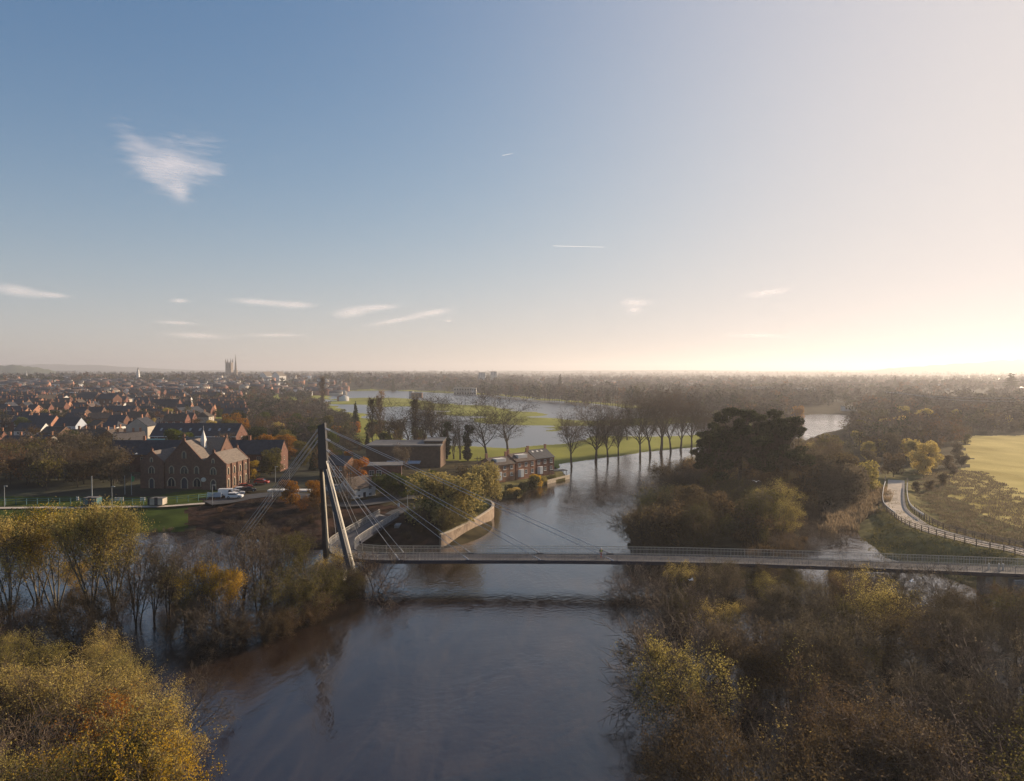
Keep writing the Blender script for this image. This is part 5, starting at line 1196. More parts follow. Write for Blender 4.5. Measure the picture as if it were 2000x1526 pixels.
RB = W([(1262, 1080), (1262, 1010), (1320, 965), (1385, 912), (1480, 890), (1560, 885), (1600, 900), (1640, 935), (1560, 965), (1535, 990), (1535, 1050), (1440, 1080)], .5)
scatter(RB, 6.6, [('bush', 'leaf_brown'), ('bush', 'leaf_olive'), ('bush', 'leaf_gold'), ('leafy', 'leaf_grey'), ('broad', 'leaf_brown'), ('leafy', 'leaf_brown'), ('bush', 'leaf_grey')], (7, 11), 'on the wooded right bank', g3, seed=7, water=False, avoid=lambda x, y: path_sd(np.array([x]), np.array([y]))[0][0] < 9)
RC = W([(1600, 905), (1590, 868), (1640, 848), (1672, 834), (1700, 812), (1900, 795), (2060, 795), (2060, 845), (1888, 846), (1870, 890), (1850, 930), (1800, 955), (1700, 950), (1640, 935)], 1)
for px, b_, t_ in ((1878, 912, 880), (1870, 892, 862), (1862, 930, 902), (1842, 948, 922), (1886, 868, 845), (1892, 856, 838), (1815, 958, 935), (1850, 915, 885), (1790, 962, 938)):
    tp('leafy', px, b_, t_, rt.choice(['leaf_grey', 'leaf_brown', 'leaf_olive']), None, 'along the field edge', group=g3)
scatter(RC, 10.5, [('leafy', 'leaf_grey'), ('leafy', 'leaf_brown'), ('broad', 'leaf_brown'), ('leafy', 'leaf_gold'), ('leafy', 'leaf_olive'), ('leafy', 'leaf_brown')], (8, 13), 'in the scrub beyond the path', 'trees of the scrub between path and river bend', n_=170, seed=9, water=False, avoid=lambda x, y: path_sd(np.array([x]), np.array([y]))[0][0] < 8)
# the row along the river and meadow
g4 = 'bare trees along the flooded meadow'
for i, (px, b_, t_) in enumerate([(1117, 916, 808), (1163, 907, 792), (1187, 905, 800), (1208, 901, 815), (1250, 900, 795), (1270, 895, 785), (1290, 890, 778), (1310, 887, 775), (1329, 885, 778), (1350, 882, 785), (1372, 880, 792), (1398, 876, 800), (1225, 860, 800), (1380, 868, 795), (1420, 868, 800), (1440, 862, 800)]):
    tp('avenue', px, b_, t_, rt.choice(['leaf_brown', 'leaf_rust']) if i > 3 else 'leaf_brown', None, 'in the row beside the flooded meadow', group=g4, wide=rt.uniform(.95, 1.2) if i != 1 else 1.35, tall=rt.uniform(1.12, 1.34))
for px, b_, t_, k_, lf, lb in [
  (951, 898, 773, 'forked', None, 'tall forked bare tree, left of the pair above the river terraces'), (992, 896, 773, 'forked', None, 'tall wide-limbed bare tree, right of the pair above the river terraces'),
  (914, 900, 826, 'ivy', None, 'ivy-clad trunk standing between bare trees left of the forked pair'), (873, 897, 820, 'ivy', None, 'ivy-wrapped bare tree beside the flat-roofed block'),
  (886, 897, 822, 'alder', 'leaf_brown', None), (899, 898, 822, 'alder', 'leaf_brown', None), (860, 890, 776, 'forked', None, None), (845, 885, 780, 'avenue', 'leaf_gold', None), (828, 885, 778, 'forked', None, None), (812, 880, 785, 'poplar', 'leaf_brown', None),
  (800, 880, 782, 'forked', None, None), (770, 872, 805, 'broad', 'leaf_brown', None), (742, 868, 782, 'poplar', None, 'thin upright bare tree over the flood behind the mast'), (727, 868, 785, 'poplar', None, 'second thin bare tree over the flood behind the mast'), (695, 840, 781, 'conifer', None, 'dark conifer against the flooded racecourse'),
  (630, 800, 742, 'poplar', 'leaf_brown', 'tall bare poplar left of the racecourse flood'), (745, 783, 760, 'broad', 'leaf_orange', 'small orange tree standing alone in the racecourse flood'), (768, 760, 737, 'conifer', None, 'dark conifer on the far side of the racecourse'),
  (1094, 765, 729, 'conifer', None, 'pointed conifer rising above the far tree line'), (868, 1020, 930, 'weeping', 'leaf_willow', 'large straw-coloured weeping willow above the curved river wall'), (936, 978, 908, 'weeping', 'leaf_willow', 'second weeping willow beside the river terraces'),
  (905, 965, 905, 'broad', 'leaf_brown', None), (900, 1000, 955, 'leafy', 'leaf_olive', None), (885, 1035, 990, 'bush', 'leaf_green', None), (915, 1020, 975, 'bush', 'leaf_olive', None), (940, 1010, 968, 'bush', 'leaf_green', None), (860, 1040, 985, 'bush', 'leaf_olive', None), (845, 1015, 960, 'leafy', 'leaf_green', None), (830, 1030, 985, 'bush', 'leaf_brown', None), (925, 990, 950, 'leafy', 'leaf_green', None),
  (567, 985, 932, 'leafy', 'leaf_orange', 'pointed orange tree by the long white canopy'), (612, 990, 935, 'leafy', 'leaf_orange', 'orange tree beside the mast'), (590, 998, 965, 'bush', 'leaf_orange', None), (625, 1000, 960, 'bush', 'leaf_rust', None), (540, 985, 945, 'alder', 'leaf_grey', None),
  (496, 935, 896, 'leafy', 'leaf_yellow', 'yellow-green tree against the sunlit chapel wall'), (682, 990, 905, 'alder', 'leaf_grey', None), (700, 960, 915, 'alder', 'leaf_brown', None)]:
    tp(k_, px, b_, t_, lf, lb, 'between mast and flooded meadow', group=g4 if k_ in ('forked', 'avenue') else None, wide=1.05 if px == 936 else 1.5 if k_ in ('weeping', 'forked', 'ivy') else 1, tall=1.3 if k_ == 'weeping' else 1.15 if k_ in ('forked', 'alder', 'poplar', 'avenue') else 1)
# hedge of trees right of the mast
for px, b_, t_ in ((745, 965, 918), (765, 968, 920), (785, 972, 924), (805, 968, 922), (825, 962, 918), (842, 955, 915)):
    tp('leafy', px, b_, t_, 'leaf_green', None, 'in the clipped bank right of the mast', group='trees of the dark green bank right of the mast', wide=1.2)
for px, b_, t_, lf in ((985, 975, 952, 'leaf_olive'), (1002, 968, 945, 'leaf_gold'), (1020, 962, 940, 'leaf_dark'), (1035, 955, 925, 'leaf_olive'), (1050, 950, 922, 'leaf_yellow'), (1062, 946, 928, 'leaf_gold'), (992, 962, 942, 'leaf_dark'), (1010, 976, 955, 'leaf_dark'), (1078, 940, 922, 'leaf_olive')):
    tp('shrub', px, b_, t_, lf, None, 'in the gardens of the riverside terrace', group='garden shrubs below the riverside terraces')
for px, b_, t_ in ((445, 1022, 1008), (470, 1010, 996), (510, 1020, 1003), (545, 1012, 998), (575, 1025, 1008), (610, 1022, 1002), (430, 1000, 988), (560, 1040, 1026), (605, 1048, 1030), (650, 1010, 990), (705, 1020, 1004), (520, 1000, 986), (655, 975, 950), (672, 982, 958), (505, 985, 970), (810, 1010, 992), (820, 1040, 1020), (800, 1052, 1036)):
    tp('sallow' if px % 2 else 'bush', px, b_, t_, rt.choice(['leaf_brown', 'leaf_rust', 'leaf_grey']), None, 'on the bare bank', group='scrub on the bare bank', wide=1.5)
# left park trees before the town
scatter(W([(-60, 962), (245, 962), (245, 925), (200, 905), (-60, 905)], 2.5), 5.6, [('broad', 'leaf_brown'), ('broad', 'leaf_grey'), ('avenue', 'leaf_brown'), ('broad', 'leaf_olive'), ('broad', 'leaf_rust'), ('bush', 'leaf_brown'), ('broad', 'leaf_grey')], (8, 13), 'in the belt before the town', 'bare and russet trees between green and town', n_=56, seed=14)
scatter([(-125, 245), (-72, 216), (-40, 205), (-30, 300), (-60, 420), (-170, 430), (-120, 300)], 11.5, [('broad', 'leaf_brown'), ('leafy', 'leaf_green'), ('leafy', 'leaf_dark'), ('conifer', None), ('broad', 'leaf_rust'), ('leafy', 'leaf_orange'), ('broad', 'leaf_grey'), ('leafy', 'leaf_olive')], lambda x, y: ((6, 10) if x > -.25 * y else (8, 14)), 'in the wood behind the chapel and mast', 'trees behind the chapel and mast', n_=75, seed=15, water=False)
scatter([(-330, 300), (-150, 255), (-110, 330), (-150, 520), (-420, 520)], 22, [('broad', 'leaf_brown'), ('leafy', 'leaf_green'), ('broad', 'leaf_rust'), ('leafy', 'leaf_gold'), ('broad', 'leaf_grey')], (6, 11), 'among the near town houses', 'trees among the town houses', n_=60, seed=16, water=False)
print('trees', len(TREES))

# far woodland, one mass
def far_wood(name, pts, mk, tw=0):
    rr = np.random.RandomState(len(pts)); P_ = np.array(pts); n_ = len(P_)
    zz = terrain(P_[:, 0], P_[:, 1]); r_ = np.hypot(P_[:, 0], P_[:, 1]); H = P_[:, 2]
    K = np.clip((150000 / r_ ** 1.05 / 1.2), 34, 230).astype(int)
    rep = np.repeat(np.arange(n_), K); m_ = len(rep)
    d = rr.normal(size=(m_, 3)); d /= np.linalg.norm(d, axis=1, keepdims=True)
    # each crown: a few lobes
    lob = rr.normal(size=(n_, 5, 3)) * np.array([.2, .2, .16]); li = rr.randint(0, 5, m_)
    c_ = lob[rep, li] + d * (rr.rand(m_, 1) ** .4) * np.array([.24, .24, .22])
    pc = np.stack([P_[rep, 0] + c_[:, 0] * H[rep] * P_[rep, 3], P_[rep, 1] + c_[:, 1] * H[rep] * P_[rep, 3], zz[rep] + H[rep] * (.58 + c_[:, 2])], -1)
    pc[:, 2] = np.maximum(pc[:, 2], zz[rep] + .3)
    V_, q_ = leaf_geo(pc, 1.0, rr); sz = np.clip(r_[rep] * .0011, .35, 2.2) * np.minimum(1.4, H[rep] / 10)
    cc = np.repeat(pc, 4, 0); V_ = cc + (V_ - cc) * np.repeat(sz, 4)[:, None]
    # trunks
    tr = np.array([(x, y, z - 1, x, y, z + h * .6, h * .02, h * .012) for (x, y, h, _), z in zip(pts, zz)]); Vt, qt = seg_geo(tr, 3)
    nlev = len(mk); ti = rr.randint(0, nlev, n_)
    mi = np.concatenate([np.zeros(len(qt), int), 1 + ti[rep]])
    return link_mesh(name, npmesh(name, np.concatenate([Vt, V_]), np.concatenate([qt, q_ + len(Vt)]), [M['bark']] + [M[k_] for k_ in mk], mi))
rr = np.random.RandomState(44)
def far_pts(n_, r0, r1, a0, a1, h0, h1, cond=None, pw=1.0):
    out = []
    r_ = np.exp(rr.uniform(math.log(r0), math.log(r1), n_ * 3)); a = np.radians(rr.uniform(a0, a1, n_ * 3)); x, y = r_ * np.sin(a), r_ * np.cos(a); z = terrain(x, y)
    dm = sdf(MEADOW, x, y); di_ = sdf(RACEW, x, y); dfi = sdf(FIELD, x, y)
    ok = (z > .2) & (dm > 4) & (di_ > 6) & (dfi > 8)
    if cond is not None: ok &= cond(x, y, r_)
    for x_, y_, rq in zip(x[ok], y[ok], r_[ok]):
        if len(out) >= n_: break
        if rq < 700 and not all((x_ - b_[0]) ** 2 + (y_ - b_[1]) ** 2 > b_[2] ** 2 * .7 for b_ in occupied): continue
        hh2 = rr.uniform(h0, h1)
        if rq < 800:
            ppx = proj(x_, y_, 3)[0]; cr = cap_row(ppx)
            if cr:
                d_ = ray(ppx, cr); hh2 = min(hh2, CAM_H + d_[2] * y_ / d_[1] - 1.5)
                if hh2 < 4: continue
        out.append((x_, y_, hh2, rr.uniform(.8, 1.3)))
    return out
mk = ['far_brown', 'far_grey', 'far_brown', 'far_olive', 'far_grey', 'far_dark', 'far_brown', 'far_rust', 'far_grey', 'far_dark', 'far_brown', 'far_grey', 'far_olive']
w1 = far_pts(1250, 480, 1600, -46, -13, 6, 11, lambda x, y, r_: vnoise(x, y, 90) > .50)
w1b = far_pts(420, 330, 1100, -20, -12.5, 7, 11, lambda x, y, r_: (sdf(RACEW, x, y) > 20) & ((x / r_ < -.235) | (r_ < 520)))
w2 = far_pts(2600, 620, 3500, -10, 46, 10, 17, lambda x, y, r_: (vnoise(x, y, 150) > .22) & ((x > 60) | (r_ > 1250)))
w3 = far_pts(3200, 1500, 6500, -46, 46, 12, 20, lambda x, y, r_: vnoise(x, y, 300) > .3)
w4 = far_pts(700, 420, 1200, 14, 24, 11, 17, lambda x, y, r_: sdf(NEARW, x, y) > 8)
w5 = far_pts(420, 330, 700, 22, 45, 9, 14, lambda x, y, r_: (sdf(NEARW, x, y) > 8))
# far tree line on the racecourse's edge
w6 = []
for a, b_ in zip([(930, 772), (1050, 783), (1230, 798), (1330, 806)], [(1050, 783), (1230, 798), (1330, 806), (1450, 816)]):
    for k in range(38):
        t_ = k / 38; x, y = P(a[0] + (b_[0] - a[0]) * t_, a[1] + (b_[1] - a[1]) * t_ - rr.uniform(0, 3.5)); w6.append((x, y, rr.uniform(15, 24), rr.uniform(.5, .8)))
for k in range(90): x, y = P(rr.uniform(640, 930), rr.uniform(757, 763)); w6.append((x, y, rr.uniform(9, 17), 1.0))
tag(far_wood('distant_woodland', w1 + w1b + w2 + w3 + w4 + w5 + w6, mk), kind='stuff')

# ------------------------------------------------------------------ REEDS, CARS, LAMPS, SIGNS, PEOPLE, BIRDS, WIRES
def blades(name, poly, n_, h, mk_, label_kind='stuff', seed=3, z0=-.1):
    rr = np.random.RandomState(seed); xs = [p[0] for p in poly]; ys = [p[1] for p in poly]
    x = rr.uniform(min(xs), max(xs), n_ * 3); y = rr.uniform(min(ys), max(ys), n_ * 3); k = (sdf(poly, x, y) + (vnoise(x, y, 3) - .5) * 5 < 0) & (vnoise(x, y, 1.6) > .3); x, y = x[k][:n_], y[k][:n_]
    z = np.maximum(terrain(x, y), z0); m_ = len(x); a = rr.uniform(0, 6.28, m_); hh_ = h * rr.uniform(.5, 1.2, m_); w_ = .05; lx, ly = rr.normal(0, .25, m_) * hh_, rr.normal(0, .25, m_) * hh_
    c, s = np.cos(a) * w_, np.sin(a) * w_
    V_ = np.stack([np.stack([x - c, y - s, z - .1], -1), np.stack([x + c, y + s, z - .1], -1), np.stack([x + lx + c * .8, y + ly + s * .8, z + hh_], -1), np.stack([x + lx - c * .8, y + ly - s * .8, z + hh_ * .97], -1)], 1).reshape(-1, 3)
    return tag(link_mesh(name, npmesh(name, V_, np.arange(4 * m_).reshape(-1, 4), [M[mk_]])), kind='stuff')
blades('reeds', W([(1600, 1035), (1625, 1000), (1665, 970), (1715, 960), (1735, 985), (1700, 1020), (1650, 1045)]), 11000, 1.4, 'reed')
blades('bank_grass', W([(1715, 1000), (1745, 960), (1760, 1010), (1830, 1055), (1990, 1100), (1960, 1140), (1800, 1115), (1715, 1088), (1685, 1045)], 1), 16000, .22, 'leaf_olive', seed=4)

blades('bank_scrub', W([(1440, 1090), (1440, 1030), (1560, 960), (1562, 1050), (1545, 1088)], .3), 26000, .7, 'leaf_brown', seed=8)
for px, b_, t_, ln_ in ((1565, 1072, 1040, .9), (1655, 1062, 1030, 1.0), (1548, 1040, 1000, .4), (1600, 1050, 1028, .7), (1530, 1075, 1045, .3)): tp('sallow', px, b_, t_, 'leaf_brown', None, 'in the backwater', group='fallen branches in the backwater', lean=ln_, leandir=px * .7, z=-.3) if False else tree('sallow', *P(px, b_), 4.5, 'leaf_brown', None, 'in the backwater', z=-.3, group='half-sunk branches in the backwater', lean=ln_, leandir=px * .7)
blades('tussock_grass', [(93, 128), (92, 140), (93, 152), (97, 163), (103, 176), (113, 196), (126, 222), (150, 262), (165, 250), (150, 215), (138, 185), (128, 160), (124, 138), (122, 122)], 42000, .42, 'leaf_grey', seed=6)
def car(label, x, y, rz, paint, kind='hatch', group='parked cars'):
    key = kind
    L_, w_, h_ = (4.2, 1.75, 1.45) if kind != 'van' else (5.0, 1.95, 2.0)
    o = thing('parked_car' if kind != 'van' else 'parked_van', label, 'car' if kind != 'van' else 'van', (x, y, gz(x, y) + .13), rz, group)
    prof = [(-2.1, .32), (2.1, .32), (2.12, .62), (1.95, .82), (1.05, .92), (-1.95, .95), (-2.1, .7)] if kind != 'van' else [(-2.5, .32), (2.5, .32), (2.5, .8), (2.2, 1.0), (1.6, 1.12), (-2.45, 1.12)]
    top = [(1.05, .921), (.45, 1.42), (-1.35, 1.44), (-1.95, .951)] if kind != 'van' else [(1.6, 1.121), (1.0, 1.98), (-2.4, 2.0), (-2.45, 1.121)]
    mb = MB(); mb.prism(prof, -w_ / 2, w_ / 2); mb.prism(top, -w_ / 2 + .12, w_ / 2 - .12); body = mb.obj('body', paint, o)
    mb = MB()
    gx0, gx1 = (-1.5, .75) if kind != 'van' else (.1, 1.2)
    zb, zt = (.98, 1.34) if kind != 'van' else (1.2, 1.75)
    for s_ in (-1, 1):
        yy = s_ * (w_ / 2 - .117); mb.add([(gx0, yy, zb), (gx1, yy, zb), (gx1 - .35, yy, zt), (gx0 + .2, yy, zt)], [(0, 1, 2, 3)])
    a, b_ = top[0], top[1]
    mb.add([(a[0] - .06, -w_ / 2 + .2, a[1] + .06), (a[0] - .06, w_ / 2 - .2, a[1] + .06), (b_[0] + .08, w_ / 2 - .22, b_[1] - .04), (b_[0] + .08, -w_ / 2 + .22, b_[1] - .04)], [(0, 1, 2, 3)])
    for v in range(8, 12): mb.v[v] = (mb.v[v][0] + .035, mb.v[v][1], mb.v[v][2] + .03)
    mb.obj('window', M['glass'], body)
    for sx in (-1.3, 1.35):
        for sy in (-1, 1):
            mb = MB(); mb.tube((sx, sy * (w_ / 2 - .2), .32), (sx, sy * (w_ / 2 + .01), .32), .32, n=12); wh = mb.obj('wheel', M['black'], o); MB().tube((sx, sy * (w_ / 2 + .011), .32), (sx, sy * (w_ / 2 + .02), .32), .19, n=10).obj('rim', M['lamp_metal'], wh)
    for sy in (-.6, .6):
        xf = 2.12 if kind != 'van' else 2.5
        MB().box(xf - .05, xf + .02, sy - .16, sy + .16, .62, .76).obj('headlight', M['render_white'], o)
    kids(o); [kids(c) for c in o.children]; return o
paints = {k: mat(k + '_car_paint', c, rough=.25, spec=.6) for k, c in dict(white=(.7, .7, .7), silver=(.38, .40, .43), blue=(.05, .10, .22), dark=(.02, .022, .03), red=(.30, .03, .02)).items()}
for px, b_, rz, pt, kd, lb in [(446, 970, 8, 'white', 'van', 'white van parked nearest the sunlit chapel corner'), (462, 968, 20, 'silver', 'hatch', 'silver car parked between the white van and the white hatchback'), (472, 962, 25, 'white', 'hatch', 'white hatchback parked in the middle of the chapel car park'),
    (484, 962, 28, 'dark', 'hatch', 'dark car at the end of the chapel parking row'), (478, 955, 28, 'red', 'hatch', 'dull red car behind the chapel parking row'), (458, 974, 5, 'white', 'hatch', 'white car in front of the chapel parking row'), (511, 946, 0, 'red', 'hatch', 'red car standing alone on the lane behind the chapel car park')]:
    x, y, z = G(px, b_); car(lb, x, y, R(rz), paints[pt], kd)
c0 = car('parked car in the street', *G(250, 834)[:2], R(95), paints['white'], group='cars parked along the town street'); first = True
rc = random.Random(4); street = []
for i in range(7):
    for s_ in (0, 1):
        px, py = 236 + s_ * 22 + i * (2.6 if s_ == 0 else 1.0), 866 - i * 6.2
        o = c0 if first else copy_tree(c0); first = False
        x, y, z = G(px, py); o.location = (x, y, z + .13); o.rotation_euler.z = R(97); pt = rc.choice(list(paints))
        b_ = [c for c in o.children if c.name.startswith('body')][0]; b_.material_slots[0].link = 'OBJECT'; b_.material_slots[0].material = paints[pt]
        o['label'] = ''; street.append(o); LAB.append((o, '%s car' % pt, 'STREET' + str(s_)))
for i, (px, py) in enumerate([(182, 898), (192, 894), (203, 890), (212, 886), (188, 888), (213, 879)]):
    o = copy_tree(c0); x, y, z = G(px, py); o.location = (x, y, z + .13); o.rotation_euler.z = R(12); pt = ['silver', 'white', 'blue', 'white', 'dark', 'white'][i]; o['group'] = 'cars behind the bare trees'
    b_ = [c for c in o.children if c.name.startswith('body')][0]; b_.material_slots[0].link = 'OBJECT'; b_.material_slots[0].material = paints[pt]; LAB.append((o, '%s car' % pt, 'YARD'))
def lamp(px, base, top, lb, arm=0.5, adir=1, flag=False, w_=.07):
    x, y, z = G(px, base); d = ray(px, top); h = CAM_H + d[2] * y / d[1] - z
    o = thing('street_lamp' if not flag else 'flagpole', lb, 'street lamp' if not flag else 'flagpole', (x, y, z), 0, 'street lamps and poles round the green')
    MB().tube((0, 0, -.3), (0, 0, h), w_ * 1.3, w_ * .8, 8).obj('pole', M['lamp_metal'], o)
    if flag:
        if flag != 'bare':
            mb = MB(); mb.add([(0, -.02, h - .4), (.9, -.02, h - .9), (.75, -.02, h - 1.9), (.05, -.02, h - 2.2), (0, .02, h - .4), (.9, .02, h - .9), (.75, .02, h - 1.9), (.05, .02, h - 2.2)], [(0, 1, 2, 3), (7, 6, 5, 4), (0, 4, 5, 1), (1, 5, 6, 2), (2, 6, 7, 3), (3, 7, 4, 0)]); mb.obj('flag', FLG, o)
        else: MB().ell((0, 0, h), (.12, .12, .12)).obj('finial', M['lamp_metal'], o)
    else:
        hd = MB(); hd.box(-.1 if adir > 0 else -.7, .7 if adir > 0 else .1, -.13, .13, h - .02, h + .12); hd.obj('lamp_head', M['lamp_metal'], o)
    return o
FLG = mat('green_flag', (.05, .22, .09))
lamp(9, 990, 950, 'street lamp at the left edge of the green'); lamp(219, 992, 951, 'street lamp beside the white sign board on the green'); lamp(415, 988, 948, 'street lamp in front of the chapel car park')
lamp(180, 984, 931, 'tall pale mast standing behind the teal container', flag='bare', w_=.12); lamp(244, 966, 930, 'bare flagpole next to the green flag', flag='bare'); lamp(257, 967, 926, 'flagpole with drooping green flag before the chapel', flag=True)
lamp(796, 993, 958, 'street lamp by the dark clipped bank right of the mast'); lamp(682, 968, 925, 'street lamp behind the mast stays')
lamp(538, 942, 912, 'thin lamp on the lane behind the long white canopy'); lamp(565, 945, 915, 'thin lamp right of the lane behind the canopy')
def board(name, lb, px0, px1, top, bot, mk_, cat='sign', thick=.12, legs=True):
    x0, y0, z0 = G(px0, bot + 3); x1 = at(px1, bot, y0)[0]; zt = at(px0, top, y0)[2]; zb = at(px0, bot, y0)[2]; zb = max(zb, z0 + .1)
    o = thing(name, lb, cat, ((x0 + x1) / 2, y0, z0)); w_ = (x1 - x0) / 2
    MB().box(-w_, w_, -thick / 2, thick / 2, zb - z0, zt - z0).obj('panel' if legs else 'body', M[mk_], o)
    if legs:
        for s_ in (-1, 1): MB().box(s_ * w_ * .9 - .06, s_ * w_ * .9 + .06, thick / 2 + .003, thick / 2 + .12, -.4, zt - z0 + .1).obj('leg', M['lamp_metal'], o)
    else: MB().box(-w_ - .05, w_ + .05, -thick / 2 - .05, thick / 2 + .05, zt - z0 + .003, zt - z0 + .12).obj('roof', M['felt'], o); MB().box(-.4, .4, -thick / 2 - .05, -thick / 2 - .003, zb - z0, zb - z0 + 1.9).obj('door', M['doorpaint'], o)
    return o
board('sign_board', 'long white blank sign board on legs on the green', 224, 241, 972, 978, 'render_white'); board('sign_board', 'small square white sign between the long board and the container', 274, 283, 972, 978, 'render_white')
board('shipping_container', 'pale striped container standing on the green', 297, 322, 973, 985, 'render_cream', 'container', 2.4, False); board('shipping_container', 'dark teal container behind the willow tops', 168, 194, 972, 985, 'teal', 'container', 2.4, False)
board('sign_board', 'tiny white sign left of the teal container', 149, 153, 971, 976, 'render_white')
board('site_hoarding', 'pale blue low hoarding left of the parked white van', 405, 432, 962, 971, 'render_blue', 'hoarding', .1)
board('road_sign', 'small blue road sign on a post right of the mast', 777, 780, 983, 989, 'render_blue')
board('kiosk', 'small cream post box-like cabinet beside the pale container', 291, 294, 976, 986, 'render_cream', 'cabinet', .6, False)
# green wire fence
fnl = [G(px, py) for px, py in ((-30, 986), (60, 986), (140, 985), (220, 986), (300, 985), (380, 980), (430, 972))]
rail_fence('wire_fence', [(a, b_, c) for a, b_, c in fnl], 'thin dark green metal fence along the back of the lawn', rails=2, sp=2.6, h=1.6, m='teal', zf=lambda p: gz(p[0], p[1]))
# round white sign-like disc is the dish on the chapel; bollards where bridge meets path
for k, (px, lb) in enumerate(((1950, 'slim white bollard on the bridge landing'), (1968, 'white bollard left of the pair at the path end'), (1975, 'white bollard right of the pair at the path end'))):
    x = (px - 1000) / F * 113.6; o = thing('bollard', lb, 'bollard', (x, deck_y(x), DZ), group='bollards at the bridge landing'); MB().tube((0, 0, 0), (0, 0, 1.05), .12, .11, 10).obj('post', M['render_white'], o); MB().tube((0, 0, .8), (0, 0, .92), .125, n=10).obj('band', M['render_blue'], o)
# two utility poles by the willow
for px, lb in ((932, 'wooden utility pole beside the second weeping willow, left of two'), (938, 'wooden utility pole beside the second weeping willow, right of two')):
    x, y, z = G(px, 950); o = thing('utility_pole', lb, 'utility pole', (x, y, z), group='utility poles by the willow'); MB().tube((0, 0, -1), (0, 0, 9), .16, .11, 8).obj('pole', M['timber'], o); MB().bar((-.9, 0, 8.4), (.9, 0, 8.4), .12, .12).obj('crossarm', M['timber'], o)
# power line over the scrub
A0 = at(1742, 768, 330); B0 = at(2120, 778, 200)
pp = thing('power_pole', 'hazy power pole with white insulators above the scrub', 'power pole', (A0[0], A0[1], gz(A0[0], A0[1]))); hp = A0[2] - gz(A0[0], A0[1])
MB().tube((0, 0, -1), (0, 0, hp), .28, .16, 8).obj('pole', M['timber'], pp); MB().bar((-2.6, 0, hp - .2), (2.6, 0, hp - .2), .16, .2).obj('crossarm', M['timber'], pp)
for q in (-2.4, -.8, .8, 2.4): MB().tube((q, 0, hp - .1), (q, 0, hp + .5), .22, .16, 8).obj('insulator', M['render_white'], pp)
pw = thing('power_lines', 'pair of sagging power lines crossing the haze at the edge of the sky', 'power lines', A0)
for q in (-2.4, 2.4):
    mb = MB(); prev = None
    for k in range(25):
        t_ = k / 24; p_ = (q + (B0[0] - A0[0]) * t_, (B0[1] - A0[1]) * t_, (B0[2] - A0[2]) * t_ + .5 - 10.5 * t_ * (1 - t_) * (1 if q > 0 else .55))
        if prev: mb.tube(prev, p_, .055, n=5)
        prev = p_
    mb.obj('wire', M['cable'], pw)

# jogger on the bridge
def skin_body(name, chain, mtl, parent, sub=2):
    me = bpy.data.meshes.new(name); vs = [c[0] for c in chain]; es = [(i, c[1]) for i, c in enumerate(chain) if c[1] is not None]
    me.from_pydata(vs, es, []); me.materials.append(mtl); o = link_mesh(name, me, parent); m_ = o.modifiers.new('skin', 'SKIN'); m_.use_smooth_shade = True
    sv = me.skin_vertices[0].data
    for i, c in enumerate(chain): sv[i].radius = (c[2], c[2] if len(c) < 4 else c[3])
    sv[0].use_root = True
    s_ = o.modifiers.new('sub', 'SUBSURF'); s_.levels = s_.render_levels = sub; return o
jx = (1175 - 1000) / F * 122
jg = thing('person', 'person in white cap, dark green jacket, yellow vest and red trousers walking on the bridge', 'person', (jx, deck_y(jx) - .3, DZ + .01), R(15))
skin = mat('skin', (.42, .25, .18), rough=.5); body = [((0, 0, .98), None, .15, .11), ((0, -.02, 1.18), 0, .15, .11), ((0, -.02, 1.42), 1, .19, .12), ((0, -.01, 1.54), 2, .06), ((0, -.02, 1.66), 3, .085, .10), ((0, -.02, 1.75), 4, .075, .09),
    ((-.22, -.02, 1.44), 2, .055), ((-.30, .02, 1.18), 6, .042), ((-.25, -.20, 1.02), 7, .032), ((-.24, -.27, .98), 8, .035),
    ((.22, -.02, 1.44), 2, .055), ((.30, .10, 1.20), 10, .042), ((.31, .06, .98), 11, .032), ((.31, .05, .90), 12, .035),
    ((-.10, 0, .90), 0, .10), ((-.11, -.16, .50), 14, .06), ((-.11, -.12, .09), 15, .04), ((-.11, -.26, .04), 16, .04),
    ((.10, 0, .90), 0, .10), ((.11, .06, .50), 18, .06), ((.11, .28, .14), 19, .04), ((.11, .18, .05), 20, .04)]
skin_body('body', body, skin, jg)
grn = mat('dark_green_cloth', (.015, .06, .03)); red = mat('red_cloth', (.45, .05, .03)); yel = mat('yellow_vest', (.55, .60, .12)); wht = mat('white_cloth', (.75, .75, .75))
jk = [((0, -.02, 1.0), None, .17, .13), ((0, -.02, 1.2), 0, .17, .13), ((0, -.02, 1.44), 1, .205, .135), ((-.24, -.02, 1.44), 2, .07), ((-.315, .02, 1.18), 3, .058), ((-.26, -.18, 1.04), 4, .048), ((.24, -.02, 1.44), 2, .07), ((.315, .10, 1.20), 6, .058), ((.32, .065, 1.01), 7, .048)]
skin_body('jacket', jk, grn, jg)
MB().ell((0, -.02, 1.27), (.175, .152, .20), 12, 8).obj('vest', yel, jg, smooth=True)
skin_body('trousers', [((0, 0, .95), None, .165, .13), ((-.10, 0, .86), 0, .12), ((-.11, -.16, .50), 1, .08), ((-.11, -.125, .14), 2, .065), ((.10, 0, .86), 0, .12), ((.11, .06, .50), 4, .08), ((.11, .26, .18), 5, .065)], red, jg)
mb = MB(); mb.ell((0, -.02, 1.755), (.10, .115, .075), 12, 6); mb.box(-.07, .07, -.22, -.10, 1.735, 1.75); mb.obj('cap', wht, jg, smooth=False)
mb = MB(); mb.ell((0, .04, 1.68), (.09, .075, .085), 10, 6); mb.obj('hair', mat('hair', (.03, .02, .015)), jg)

